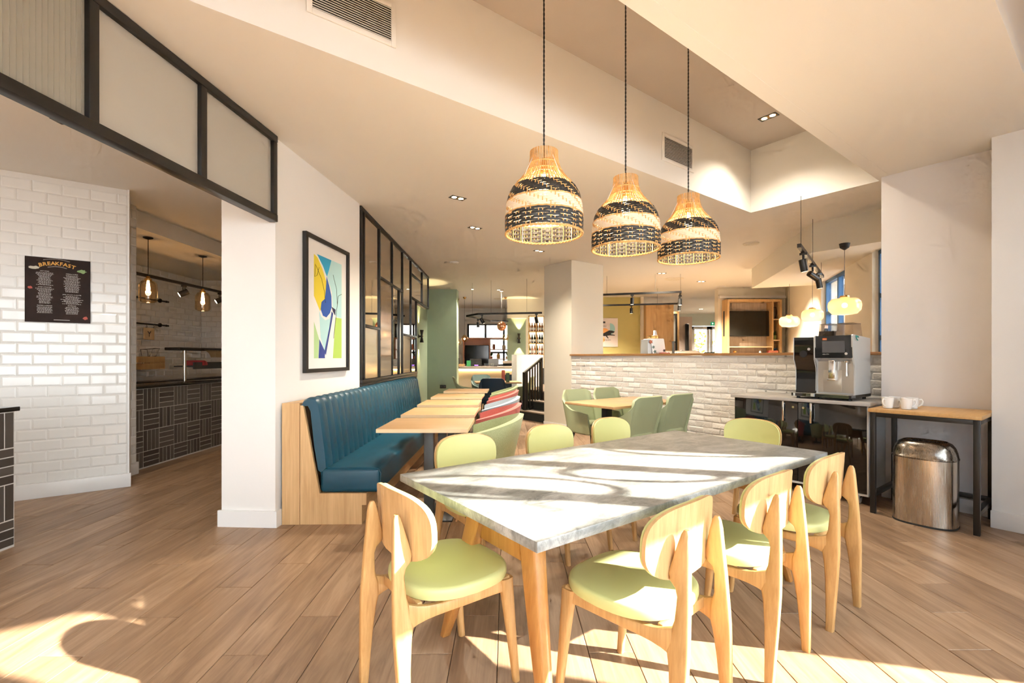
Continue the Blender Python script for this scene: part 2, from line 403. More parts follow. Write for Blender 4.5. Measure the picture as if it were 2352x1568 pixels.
MT['hexfront'] = plain('cream_hex_panel', (.62, .50, .36), .5)
MT['stone'] = plain('taupe_stone_top', (.36, .29, .23), .3)
MT['step'] = plain('dark_carpet_step', (.025, .030, .028), .9)
MT['rubber'] = plain('black_rubber', (.012, .012, .012), .7)
def flat(name, col, rough=.5): return plain(name, col, rough)

# ================================================================== SETTING
ZC = 2.98                                          # main ceiling
EXT0, EXTD = Vector((4.92, 6.86, 0)), Vector((.363, .932, 0)).normalized()
EXTN = Vector((EXTD.y, -EXTD.x, 0))                # outward
def ext(t, inn=0.0): return EXT0 + EXTD * t - EXTN * inn

# ---- floor: base slab, the 300 largest planks one by one, the rest joined
bm = BM(); prism(bm, [(-7.3, -8), (10, -8), (10, 19.3), (-7.3, 19.3)], -.12, -.012)
floor = struct('floor', bm, MT['grout_floor'], 'oak plank floor laid along the room with staggered end joints')
floor_rot = Matrix.Rotation(TILT, 4, 'Z')
def plank_mesh(name):
    b = BM(); box(b, -.0986, .0986, -.5985, .5985, -.012, 0, .0016, 1); return mesh_of(name, b, MT['floor'])
PLK = plank_mesh('plank'); planks = []
for k in range(-29, 48):
    xr = -1.44 + .2*k + .1
    off = (2.94 + .3*k) % 1.2
    for j in range(-5, 16):
        c = floor_rot @ Vector((xr, off + 1.2*j + .6 - 1.2, 0))
        if c.x < -7.2 or c.x > 7 or c.y < -4.5 or c.y > 18.9: continue
        vis = 0
        for dy in (-.5, 0, .5):
            y = c.y + dy
            if y > .8:
                px, py = CX + F*c.x/y, HY + F*EYE/y
                if -60 < px < 2410 and py < 1640: vis = max(vis, 1/(y*y))
        if vis and c.y > 3.0 and c.x > 3.9: vis = 0
        planks.append((vis, c))
planks.sort(key=lambda t: -t[0])
rest = BM()
for i, (vis, c) in enumerate(planks):
    if i < 300 and vis > 0: OM('plank', PLK, floor, c, (0, 0, TILT))
    else:
        m4 = Matrix.Translation(c) @ floor_rot
        n0 = len(rest.verts); box(rest, -.0986, .0986, -.5985, .5985, -.012, 0)
        rest.verts.ensure_lookup_table(); bmesh.ops.transform(rest, matrix=m4, verts=rest.verts[n0:])
O('remaining_planks', rest, MT['floor'], floor, kind='stuff')

# ---- ceilings
bm = BM()
prism(bm, [tuple(ab(-7.0, 2.70)[:2]), tuple(ab(8.42, 2.70)[:2]), (9.85, 19.2), (-7.2, 19.2)], ZC, ZC+.25)            # beyond the coffer
prism(bm, [tuple(ab(*q)[:2]) for q in ((-10, .39), (5.6, .39), (5.6, 1.40), (-10, 1.40))], ZC, ZC+.08)
prism(bm, [tuple(ab(*q)[:2]) for q in ((-10, 1.41), (-2.25, 1.41), (-2.25, 2.70), (-10, 2.70))], ZC, ZC+.08)
prism(bm, [tuple(ab(*q)[:2]) for q in ((5.50, 1.41), (6.21, 1.41), (8.2, 2.70), (5.50, 2.70))], ZC, ZC+.08)
ceiling = struct('ceiling', bm, MT['ceil'], 'cream painted main ceiling around the long coffer')
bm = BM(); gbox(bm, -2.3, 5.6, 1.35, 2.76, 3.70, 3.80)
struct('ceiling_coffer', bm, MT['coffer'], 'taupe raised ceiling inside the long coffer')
bm = BM()
for q in ((-2.3, 5.55, 2.66, 2.76), (-2.3, 5.55, 1.35, 1.45), (5.45, 5.55, 1.45, 2.66), (-2.3, -2.2, 1.45, 2.66)): gbox(bm, *q, ZC-.0015, 3.70)
struct('trim_1', bm, MT['ceil'], 'cream upright faces of the ceiling coffer')
bm = BM(); gbox(bm, -10, 5.6, -1.1, .49, 3.5, 3.6)
struct('ceiling_window_bay', bm, MT['paint'], 'white raised ceiling along the window wall')
bm = BM(); gbox(bm, -10, 5.6, .39, .49, ZC+.08, 3.5)
struct('trim_2', bm, MT['paint'], 'white upright face between main ceiling and window bay')

# ---- window wall behind the viewpoint (daylight and sun enter here)
WB = -.9
bm = BM()
gbox(bm, -9.6, 5.4, WB-.2, WB, 0, .42); gbox(bm, -9.6, 5.4, WB-.2, WB, 2.72, 3.6)
gbox(bm, -9.6, -6.47, WB-.2, WB, .42, 2.72); gbox(bm, 4.58, 5.4, WB-.2, WB, .42, 2.72)
for a in (-3.2,): gbox(bm, a-.25, a+.25, WB-.2, WB, .42, 2.72)
gbox(bm, 3.86, 4.58, WB-.2, WB, .42, 1.92)  # unseen infill added to block low sun in the end bay
wall_w = struct('wall_windows', bm, MT['paint'], 'white wall with a long row of windows facing the marble table')
wn_ = 0
for a0, a1 in ((-6.47, -3.45), (-2.95, 4.58)):
    wn_ += 1; bm = BM()
    n = round((a1-a0)/.7)
    gbox(bm, a0, a1, WB-.12, WB-.06, 2.66, 2.72); gbox(bm, a0, a1, WB-.12, WB-.06, .42, .48)
    gbox(bm, a0, a1, WB-.13, WB-.05, 1.93, 2.03)
    w = struct(f'window_{wn_}', bm, MT['blue_frame'], 'blue framed window with upper and lower panes')
    a = a1
    while a > a0 - .05:
        bm = BM(); gbox(bm, a-.045, a+.045, WB-.13, WB-.05, .42, 2.72); O('mullion', bm, MT['blue_frame'], w)
        if a - .7 > a0 - .05:
            for z0, z1 in ((.48, 1.93), (2.03, 2.66)):
                bm = BM(); gbox(bm, a-.655, a-.045, WB-.092, WB-.088, z0, z1); O('pane', bm, MT['clear'], w)
        a -= .7

# ---- outer shell
bm = BM(); box(bm, -7.3, -7.0, -8.5, 19.3, 0, 3.7)
struct('wall_left', bm, MT['paint'], 'plain white outer wall')
# pillar with the picture wall
bm = BM(); prism(bm, [(-2.237, 3.575), (-1.81, 3.55), (-1.672, 5.09), (-1.70, 5.13), (-2.10, 5.13), (-2.20, 3.9)], 0, ZC)
wall_art = struct('wall_picture', bm, MT['paint'], 'white pillar and picture wall beside the blue bench')
bm = BM()
prism(bm, [(-2.257, 3.556), (-1.792, 3.531), (-1.786, 3.60), (-1.81, 3.60), (-1.812, 3.549), (-2.257, 3.575)], 0, .125)
struct('baseboard_pillar', bm, MT['skirt'], 'white skirting round the pillar foot')
# wall behind the mirrored screen, dark plinth under it
bm = BM(); prism(bm, [(-1.79, 5.13), (-1.735, 5.13), (-1.78, 8.38), (-1.84, 8.38)], 0, ZC); struct('wall_screen', bm, MT['cream'], 'wall backing the mirrored screen')
bm = BM(); prism(bm, [(-1.80, 8.38), (-1.77, 8.38), (-1.79, 9.68), (-1.83, 9.68)], 2.30, ZC); struct('trim_3', bm, MT['cream'], 'header backing the upper end of the screen')
# green corner
bm = BM(); prism(bm, [(-2.16, 9.6), (-2.10, 9.6), (-2.10, 11.5), (-1.37, 11.5), (-1.37, 11.9), (-2.16, 11.9)], 0, ZC)
struct('wall_green', bm, MT['sage'], 'sage green corner wall beyond the bench')
bm = BM(); box(bm, -6.1, -2.16, 11.6, 11.8, 0, ZC); struct('wall_behind_green', bm, MT['sage'])
# column and brick half wall
bm = BM(); gbox(bm, 5.62, 6.42, 5.81, 6.53, 0, ZC); struct('wall_column', bm, MT['cream'], 'pale square column at the end of the brick half wall')
bm = BM(); gbox(bm, 5.602, 5.62, 5.81, 6.53, 0, .12, .003); struct('baseboard_column', bm, MT['skirt'])
bm = BM(); gbox(bm, 5.617, 5.78, 1.41, 5.81, 0, 1.32)
wall_brick = struct('wall_brick', bm, MT['mortar'], 'white painted brick half wall with an oak ledge')
def brick_mesh(i, L, Hh):
    b = BM(); box(b, 0, .03, -L/2, L/2, -Hh/2, Hh/2, .009, 3); r_ = random.Random(i)
    for v in b.verts: v.co += Vector((r_.uniform(-.0035, .0035), r_.uniform(-.003, .003), r_.uniform(-.003, .003)))
    return mesh_of('brick', b, MT['brick'])
BR = [brick_mesh(i, .213, .064) for i in range(8)]; BRH = brick_mesh(20, .10, .064)
lst = []
for row in range(17):
    z = .045 + row*.0762
    b_ = 5.80 - (.11 if row % 2 else 0.0)
    if row % 2: lst.append((5.80 - .05, z, True))
    while b_ - .1065 > 1.42:
        lst.append((b_ - .112, z, False)); b_ -= .2235
def hid(b_, z):
    p_ = ab(5.6, b_); px = CX + F*p_.x/p_.y; py = HY + F*(EYE-z)/p_.y
    return (1710 < px < 2010 and py > 912) or (1830 < px < 1990 and py > 770)
vis_b = [q for q in lst if not hid(q[0], q[1])]; hid_b = [q for q in lst if hid(q[0], q[1])]
vis_b.sort(key=lambda q: q[0]); 
for i, (b_, z, half) in enumerate(vis_b[:300]):
    OM('brick', BRH if half else BR[rnd.randrange(8)], wall_brick, ab(5.609 + rnd.uniform(-.003, .002), b_, z), (rnd.uniform(-.01, .01), 0, GA + rnd.uniform(-.012, .012)))
bm = BM()
for b_, z, half in hid_b + vis_b[300:]: gbox(bm, 5.610, 5.625, b_-(.05 if half else .1065), b_+(.05 if half else .1065), z-.032, z+.032, .004)
O('remaining_bricks', bm, MT['brick'], wall_brick, kind='stuff')
bm = BM(); gbox(bm, 5.575, 5.84, 1.41, 5.81, 1.322, 1.352, .003); O('ledge', bm, MT['shelf_oak'], wall_brick, label='oak ledge capping the brick wall')
# right hand wall, pillar, end wall
bm = BM(); gbox(bm, 5.36, 6.30, .65, 1.41, 0, ZC); struct('wall_right', bm, MT['pinkgrey'], 'pale mushroom wall behind the console table')
bm = BM(); gbox(bm, 5.345, 5.36, .66, 1.40, 0, .115, .003); struct('baseboard_right', bm, MT['skirt'])
bm = BM(); gbox(bm, 5.07, 6.30, -1.1, .65, 0, 3.6); struct('wall_right_pillar', bm, MT['paint'], 'white pillar right of the console table')
bm = BM(); gbox(bm, 5.052, 5.07, -.9, .655, 0, .13, .003); struct('baseboard_right_pillar', bm, MT['skirt'])
# raised floor and its steps
bm = BM(); prism(bm, [tuple(q[:2]) for q in (ab(5.79, 1.42), ext(-2.1, .02), ext(12.9, .02), Vector((1.5, 18.9, 0)), ab(6.56, 8.3), ab(6.56, 6.54), ab(5.79, 6.54))], .3, .57)
struct('floor_raised', bm, MT['grout_floor'], 'raised floor behind the brick half wall')
t = thing('staircase', 'short dark stair with pale nosings up to the raised floor', 'stairs', ab(6.0, 6.56), GA)
for i in range(3):
    bm = BM(); box(bm, .28*i, .56, 0, 1.27, .19*i, .19*(i+1)-.03); O('riser', bm, MT['step'], t)
    bm = BM(); box(bm, .28*i-.015, .28*i+.28, 0, 1.27, .19*(i+1)-.03, .19*(i+1)-.002, .004); O('tread', bm, MT['stone'], t)
# exterior wall with blue windows on the raised side
bm = BM()
def ewall(t0, t1, z0, z1, th=.3):
    obox(bm, ext((t0+t1)/2) + EXTN*th/2, EXTD, EXTN, (t1-t0)/2, th/2, z0, z1)
ewall(1.36, 13.2, .3, ZC); ewall(-1.12, 0, .3, ZC); ewall(-2.6, 1.36, 2.63, ZC+.2); ewall(-2.6, 1.36, .3, 1.0)
struct('wall_exterior', bm, MT['cream'], 'cream outer wall with blue windows above the brick ledge')
def ewin(n, t0, t1, mull):
    bm = BM(); lo, hi = 1.0, 2.63
    def bar(a0, a1, z0, z1): obox(bm, ext((a0+a1)/2) + EXTN*.10, EXTD, EXTN, (a1-a0)/2, .035, z0, z1)
    bar(t0, t0+.055, lo, hi); bar(t1-.055, t1, lo, hi); bar(t0, t1, hi-.055, hi); bar(t0, t1, lo, lo+.055)
    w = struct(f'window_{n}', bm, MT['blue_frame'], 'tall blue framed window')
    for z in (1.54, 2.06):
        bm = BM(); bar(t0, t1, z-.03, z+.03); O('transom', bm, MT['blue_frame'], w)
    for q in mull:
        bm = BM(); bar(q-.035, q+.035, lo, hi); O('mullion', bm, MT['blue_frame'], w)
    xs = [t0] + list(mull) + [t1]
    for i in range(len(xs)-1):
        for z0, z1 in ((lo, 1.51), (1.57, 2.03), (2.09, hi)):
            bm = BM(); obox(bm, ext((xs[i]+xs[i+1])/2) + EXTN*.10, EXTD, EXTN, (xs[i+1]-xs[i])/2-.03, .003, z0, z1); O('pane', bm, MT['clear'], w)
ewin(3, 0.0, 1.36, [.62]); ewin(4, -2.6, -1.12, [-1.75])
bm = BM()
prism(bm, [tuple(q[:2]) for q in (ab(6.5, 1.59), ab(6.5, 2.42), ext(1.7, 1.05), ext(1.7, .0), ext(-1.8, .0))], 2.61, ZC)
struct('trim_4', bm, MT['cream'], 'dropped ceiling box along the blue windows')
# far walls of the raised room
bm = BM(); box(bm, 2.2, 3.585, 13.0, 13.2, .57, ZC); struct('wall_olive', bm, MT['olive'], 'olive green wall carrying the poster')
bm = BM(); box(bm, 3.585, 3.66, 12.9, 13.2, .57, ZC); struct('trim_5', bm, MT['cream'])
bm = BM(); box(bm, 5.0, 6.75, 11.25, 11.45, .57, ZC); struct('wall_television', bm, MT['cream'], 'pale wall behind the television unit')
bm = BM(); box(bm, 5.0, 6.6, 11.17, 11.25, 2.72, 2.78); struct('trim_6', bm, MT['skirt'], 'white ledge above the television unit')
bm = BM()
box(bm, 3.0, 7.05, 18.0, 18.2, 2.52, ZC); box(bm, 3.0, 6.98, 18.0, 18.2, .57, 2.52); box(bm, 8.38, 9.5, 18.0, 18.2, .57, 2.52); box(bm, 7.05, 9.5, 18.0, 18.2, 2.52, ZC)
struct('wall_far_right', bm, plain('pale_mint_paint', (.66, .70, .63), .8), 'pale mint wall around the glazed exit doors')
# bar end: far window wall
bm = BM()
box(bm, -7.0, 2.2, 16.0, 16.2, 0, 1.0); box(bm, -7.0, 2.2, 16.0, 16.2, 2.45, ZC)
for x0, x1 in ((-7, -5.6), (-3.55, -3.2), (-2.0, -1.55), (.35, 2.2)): box(bm, x0, x1, 16.0, 16.2, 1.0, 2.45)
struct('wall_far', bm, MT['paint'], 'white far wall with windows behind the bar')
for n, (x0, x1) in enumerate(((-5.6, -3.55), (-3.2, -2.0), (-1.55, .35))):
    bm = BM(); Y0, Y1 = 16.05, 16.11
    box(bm, x0, x1, Y0, Y1, 2.40, 2.45); box(bm, x0, x1, Y0, Y1, 1.0, 1.06); box(bm, x0, x0+.07, Y0, Y1, 1.0, 2.45); box(bm, x1-.07, x1, Y0, Y1, 1.0, 2.45)
    w = struct(f'window_{5+n}', bm, MT['dark_steel'], 'dark framed window behind the bar')
    for k in (1, 2):
        xm = x0 + (x1-x0)*k/3
        bm = BM(); box(bm, xm-.035, xm+.035, Y0, Y1, 1.06, 2.40); O('mullion', bm, MT['dark_steel'], w)
    for z in (1.46, 1.93):
        bm = BM(); box(bm, x0, x1, Y0, Y1, z-.03, z+.03); O('transom', bm, MT['dark_steel'], w)
    for k in range(3):
        for z0, z1 in ((1.06, 1.43), (1.49, 1.90), (1.96, 2.40)):
            bm = BM(); box(bm, x0+(x1-x0)*k/3+.035, x0+(x1-x0)*(k+1)/3-.035, 16.078, 16.084, z0, z1); O('pane', bm, MT['clear'], w)
bm = BM(); box(bm, -.14, .40, 13.4, 13.7, 0, 2.42); struct('wall_bar_pier', bm, MT['sage'], 'sage green pier beside the bottle shelves')
bm = BM(); box(bm, -.14, 2.2, 13.35, 13.75, 2.42, ZC); struct('trim_7', bm, MT['cream'], 'cream soffit above the bar pier')
bm = BM(); box(bm, .40, 2.2, 13.4, 13.7, 0, 2.42); struct('wall_bar_side', bm, MT['cream'])

# ---- servery: tiled walls, lower ceiling
def metro(Lx, Hz):
    b = BM(); e = .013
    rings = []
    for ins_, d in ((0, -.004), (0, .0015), (e, .0055)):
        rings.append([Vector((sx*(Lx/2-ins_), -d, sz*(Hz/2-ins_))) for sx, sz in ((-1, -1), (1, -1), (1, 1), (-1, 1))])
    loft(b, rings); return mesh_of('tile', b, MT['tile'], sharp=10)
T20, T10 = metro(.1975, .0975), metro(.0975, .0975)
def tile_wall(parent, p0, ax, L, z0, z1, shift=0.0):
    rz = math.atan2(ax.y, ax.x); nrow = int((z1-z0)/.1 + .01); k = 0
    for r_ in range(nrow):
        x = -(.1 if (r_ % 2) else 0) - shift
        while x < L - .02:
            a0, a1 = max(x, 0), min(x+.2, L)
            if a1 - a0 > .03:
                full = a1 - a0
                o = OM('tile', T20 if full > .12 else T10, parent, p0 + ax*((a0+a1)/2) + Vector((0, 0, z0+.1*r_+.05)),
                       (rnd.uniform(-.006, .006), 0, rz + rnd.uniform(-.006, .006)))
                w_ = .2 if full > .12 else .1
                if abs(full - w_) > .004: o.scale = ((full-.0025)/(w_-.0025), 1, 1)
            x += .2
tw0 = Vector((-4.5, 4.2, 0)) - UU*.75
bm = BM(); obox(bm, tw0 + UU*.775 + VV*.13, UU, VV, .775, .125, 0, ZC)
wall_tile = struct('wall_tiled', bm, MT['tile_grout'], 'white bevelled metro tile wall carrying the breakfast menu')
tile_wall(wall_tile, tw0 + VV*0.003, UU, 1.535, .13, ZC, .04)
bm = BM(); obox(bm, tw0 + UU*1.545 - VV*.004, UU, VV, .007, .012, .13, ZC); O('edge_strip', bm, MT['skirt'], wall_tile)
bm = BM(); obox(bm, tw0 + UU*.78 - VV*.012, UU, VV, .785, .014, 0, .135, .003); struct('baseboard_tiled', bm, MT['skirt'])
bm = BM(); box(bm, -4.8, -4.185, 4.80, 5.17, 0, ZC)
wall_ret = struct('wall_tiled_return', bm, MT['tile_grout'], 'narrow tiled return beside the servery counter')
tile_wall(wall_ret, Vector((-4.182, 4.80, 0)), Vector((0, 1, 0)), .365, .13, ZC)
bm = BM(); box(bm, -4.185, -4.168, 4.80, 5.185, 0, .135, .003); struct('baseboard_return', bm, MT['skirt'])
bm = BM(); box(bm, -6.2, -6.0, 4.3, 9.1, 0, ZC); box(bm, -6.2, -2.0, 8.96, 9.1, 0, ZC)
wall_srv = struct('wall_servery', bm, MT['tile_grout'], 'dim white tiled servery wall')
tile_wall(wall_srv, Vector((-5.997, 7.0, 0)), Vector((0, 1, 0)), 1.95, .98, 2.78)
tile_wall(wall_srv, Vector((-6.0, 8.957, 0)), Vector((1, 0, 0)), 1.0, .98, 2.78)
bm = BM(); box(bm, -6.0, -4.38, 4.9, 8.96, 2.78, 2.9); box(bm, -4.38, -4.28, 4.9, 8.96, 2.78, ZC)
struct('ceiling_servery', bm, MT['ceil'], 'lower servery ceiling with its bulkhead')

# ================================================================== MARBLE TABLE AND ITS CHAIRS
TA0, TA1, TB0, TB1 = .885, 3.075, 1.060, 2.068
tc_a, tc_b = (TA0+TA1)/2, (TB0+TB1)/2
t = thing('marble_table', 'long rectangular grey marble topped table on splayed oak legs', 'table', ab(tc_a, tc_b), GA)
hx, hy = (TA1-TA0)/2, (TB1-TB0)/2
bm = BM(); box(bm, -hx, hx, -hy, hy, .716, .75, .0025, 2); O('table_top', bm, MT['marble'], t, label='grey veined marble top')
for sx in (-1, 1):
    x = sx*(hx-.25)
    bm = BM(); box(bm, x-.018, x+.018, -.20, .20, .50, .70, .004); O('apron', bm, MT['leg_oak'], t)
    for sy in (-1, 1):
        bm = BM(); rings = []
        for k in range(9):
            q = k/8; z = .714*(1-q)
            y = sy*(.165 + .20*q**1.12); w = .034 - .013*q; d = .052*(1-q)**.7 + .020
            xx = x - (-1 if sx < 0 else 1)*0 + sx*.085*q
            rings.append([Vector((xx+cx_*w, y+cy_*d/1.0*.8, z)) for cx_, cy_ in [sell(2*math.pi*j/16+.01, 5) for j in range(16)]])
        loft(bm, rings); O('leg', bm, MT['leg_oak'], t)
bm = BM(); box(bm, -hx+.27, hx-.27, -.018, .018, .60, .70, .004); O('long_rail', bm, MT['leg_oak'], t)
bm = BM(); box(bm, -hx+.18, hx-.18, -.22, .22, .700, .716); O('sub_frame', bm, MT['leg_oak'], t)

def make_dining_chair():
    t = thing('dining_chair', 'x', 'chair', (0, 0, 0), 0, 'oak chairs around the marble table')
    edges = [(0, -.247, -.215), (.10, -.251, -.211), (.22, -.256, -.205), (.31, -.259, -.196), (.36, -.260, -.186), (.41, -.259, -.192), (.46, -.257, -.208),
             (.535, -.254, -.213), (.560, -.253, -.205), (.578, -.252, -.184), (.600, -.251, -.178), (.65, -.248, -.192), (.70, -.245, -.206), (.730, -.242, -.214), (.744, -.236, -.222)]
    for s in (-1, 1):
        bm = BM(); rings = []
        for z, r_, f_ in edges:
            xc = s*(.182 - .078*z/.745); w = .0155 if z < .70 else .0155*(1-(z-.70)/.08)
            y0, hw = (r_+f_)/2, (f_-r_)/2
            rings.append([Vector((xc + cx_*w, y0 + cy_*hw, z)) for cx_, cy_ in [sell(2*math.pi*j/14, 4.5) for j in range(14)]])
        loft(bm, rings); O('rear_leg', bm, MT['oak'], t, sharp=50)
        # side rail with flared ends
        bm = BM(); rings = []
        for k in range(13):
            q = k/12; y = -.205 + .415*q
            xc = s*(.143 + .045*q); hgt = .020 + .028*abs(2*q-1)**4; z = .392 + .012*q - .008*math.sin(math.pi*q)
            if q > .5: hgt = .020 + .012*(2*q-1)**3
            rings.append([Vector((xc + cx_*.013, y, z + cz_*hgt)) for cx_, cz_ in [sell(2*math.pi*j/12, 4.5) for j in range(12)]])
        loft(bm, rings); O('side_rail', bm, MT['oak'], t, sharp=50)
        bm = BM(); rings = []
        for k in range(9):
            q = k/8; z = .425*q
            w = .0135 + .007*q; d = .0145 + .016*q**1.5
            rings.append([Vector((s*(.197 - .009*q) + cx_*w, .247 - .048*q + cy_*d, z)) for cx_, cy_ in [sell(2*math.pi*j/14, 3) for j in range(14)]])
        loft(bm, rings); leg = O('front_leg', bm, MT['oak'], t, sharp=50)
        for y_, x_ in ((.247, .197), (-.232, .182)):
            bm = BM(); cyl(bm, (s*x_, y_, -.0005), (s*x_, y_, .006), .0125, None, 12); O('foot_glide', bm, MT['rubber'], t)
    bm = BM(); box(bm, -.185, .185, .185, .205, .385, .425, .004); box(bm, -.14, .14, -.165, -.145, .385, .425, .004); box(bm, -.02, .02, -.15, .19, .39, .42, .004)
    O('under_frame', bm, MT['oak'], t)
    def seat_ring(sc, z):
        out = []
        for j in range(40):
            c, s_ = sell(2*math.pi*j/40, 3.0)
            wx = .222 if s_ > 0 else .222 - .035*(-s_)**1.5
            out.append(Vector((c*wx*sc, .042 + s_*.217*sc, z + .004*(s_ > .6)*0)))
        return out
    bm = BM(); loft(bm, [seat_ring(.90, .424), seat_ring(.985, .427), seat_ring(1.0, .438), seat_ring(1.0, .454), seat_ring(.992, .463), seat_ring(.972, .4685), seat_ring(.93, .4710), seat_ring(.6, .4722), seat_ring(.2, .4725)])
    O('seat_pad', bm, MT['lime'], t, sharp=60, label='lime green vinyl seat pad')
    def back(sc, yoff, th, mat, name, zc=.688, hz=.124, wx=.222):
        bm = BM(); rings_f, rings_b = [], []
        def pt(r_, j, dy):
            c, s_ = sell(2*math.pi*j/44, 2.9)
            x, z = c*wx*sc*r_, zc + s_*hz*sc*r_
            y = -.203 + .045*(x/.212)**2 - .06*(z-.69) + dy
            return Vector((x, y, z))
        fr = [[pt(r_, j, yoff+th) for j in range(44)] for r_ in (.15, .5, .8, .95, 1.0)]
        bk = [[pt(r_, j, yoff) for j in range(44)] for r_ in (1.0, .8, .5, .15)]
        loft(bm, fr + bk); return O(name, bm, mat, t, sharp=40)
    b = back(1.0, 0, .013, MT['oak_ply'], 'backrest')
    back(.965, .0135, .016, MT['lime'], 'back_pad').parent = b
    return t
chair = make_dining_chair()
def place(o, a, b, rz, label):
    o.location = ab(a, b); o.rotation_euler = (0, 0, rz); o['label'] = label; return o
place(chair, .875, 1.672, GA - R(90) + R(3), 'oak chair at the end of the marble table nearest the white pillar')
NB = 1.095
for a, w, dr in ((1.43, 'nearest the white pillar', 4), (2.09, 'in the middle of that row', 1), (2.715, 'nearest the console table', 0)):
    c = copy_tree(chair); place(c, a, NB, GA + R(dr), 'oak chair on the sunlit side of the marble table, ' + w)
for a, w in ((1.515, 'nearest the blue bench'), (2.215, 'in the middle of that row'), (2.865, 'nearest the sage armchairs')):
    c = copy_tree(chair); place(c, a, 2.36, GA + R(180), 'oak chair on the bench side of the marble table, ' + w)
c = copy_tree(chair); place(c, 3.55, 1.80, GA + R(90), 'oak chair at the end of the marble table with its back to the black cabinet')

# ================================================================== BANQUETTE
BL = 4.05
t = thing('banquette', 'long teal leather bench with channelled back on an oak base', 'bench', (-1.788, 3.602, 0), TILT)
bm = BM(); prism(bm, [(.003, 0), (.138, 0), (.138, BL), (.134, BL), (.134, 1.50)], 0, .942); O('back_box', bm, MT['bench_oak'], t, label='oak boxing behind the bench back')
bm = BM(); slab(bm, [(.142, 0), (.62, 0), (.62, .15), (.655, .15), (.655, .242), (.292, .242), (.165, .925), (.142, .925)], Vector((0, 0, 0)), Vector((1, 0, 0)), Vector((0, 0, 1)), Vector((0, 1, 0)), .002, .03)
O('end_panel', bm, MT['bench_oak'], t)
bm = BM(); box(bm, .20, .615, .03, BL, .0, .24); O('plinth', bm, MT['bench_oak_y'], t)
bm = BM(); box(bm, .29, .765, .004, BL-.02, .243, .440, .035, 4); O('seat_cushion', bm, MT['teal'], t, label='teal leather seat')
bm = BM(); tube(bm, [(.76, .012, .262), (.765, .008, .40), (.745, .008, .432), (.70, .006, .441), (.34, .006, .441)], .0035, 6); O('seat_piping', bm, MT['teal'], t)
prof = [(.300, .405), (.355, .43), (.352, .50), (.338, .62), (.320, .76), (.303, .88), (.292, .935), (.272, .968), (.238, .985), (.195, .985), (.16, .968), (.143, .94), (.146, .925), (.16, .92), (.2, .92), (.22, .88), (.25, .60), (.28, .42)]
pitch = (BL - .02)/30
def channel_mesh():
    b = BM(); rings = []; n = 8
    for i in range(n+1):
        q = i/n; bul = .016*(1-(abs(2*q-1))**3)
        ring = []
        for k, (x, z) in enumerate(prof):
            if 1 <= k <= 11:
                x0, z0 = prof[k-1]; x1, z1 = prof[k+1]
                nx, nz = (z1-z0), -(x1-x0); l = math.hypot(nx, nz)
                ring.append(Vector((x + nx/l*(bul-.016), pitch*q, z + nz/l*(bul-.016))))
            else: ring.append(Vector((x, pitch*q, z)))
        rings.append(ring)
    loft(b, rings); return mesh_of('channel', b, MT['teal'], sharp=50)
CH = channel_mesh()
for k in range(30): OM('channel', CH, t, (0, .006 + pitch*k, 0))

# ---- five small oak tables along it
def make_cafe_table():
    t = thing('cafe_table', 'x', 'table', (0, 0, 0), 0, 'small oak tables along the bench')
    bm = BM(); box(bm, -.35, .35, -.325, .325, .722, .7495, .002); O('table_top', bm, MT['top_oak'], t)
    bm = BM(); box(bm, -.352, .352, -.3275, -.3245, .7205, .7485); box(bm, -.352, .352, .3245, .3275, .7205, .7485); box(bm, -.3525, -.3495, -.325, .325, .7205, .7485); box(bm, .3495, .3525, -.325, .325, .7205, .7485)
    O('edge_band', bm, MT['edge_oak'], t)
    bm = BM(); box(bm, -.04, .04, -.04, .04, .012, .70, .004); O('post', bm, MT['dark_steel'], t)
    bm = BM(); box(bm, -.22, .22, -.22, .22, 0, .014, .004); O('base_plate', bm, MT['black'], t)
    bm = BM(); box(bm, -.16, .16, -.03, .03, .698, .722); box(bm, -.03, .03, -.16, .16, .698, .722); O('spider', bm, MT['black'], t)
    return t
cafe = make_cafe_table()
ORD = ['closest to the white pillar', 'second from the white pillar', 'third from the white pillar', 'fourth from the white pillar', 'closest to the sage green wall']
for i, (y, xc) in enumerate(((3.88, -.690), (4.76, -.712), (5.69, -.745), (6.70, -.765), (7.80, -.752))):
    c = cafe if i == 0 else copy_tree(cafe)
    c.location = (xc, y, 0); c['label'] = 'small oak pedestal table along the blue bench, ' + ORD[i]

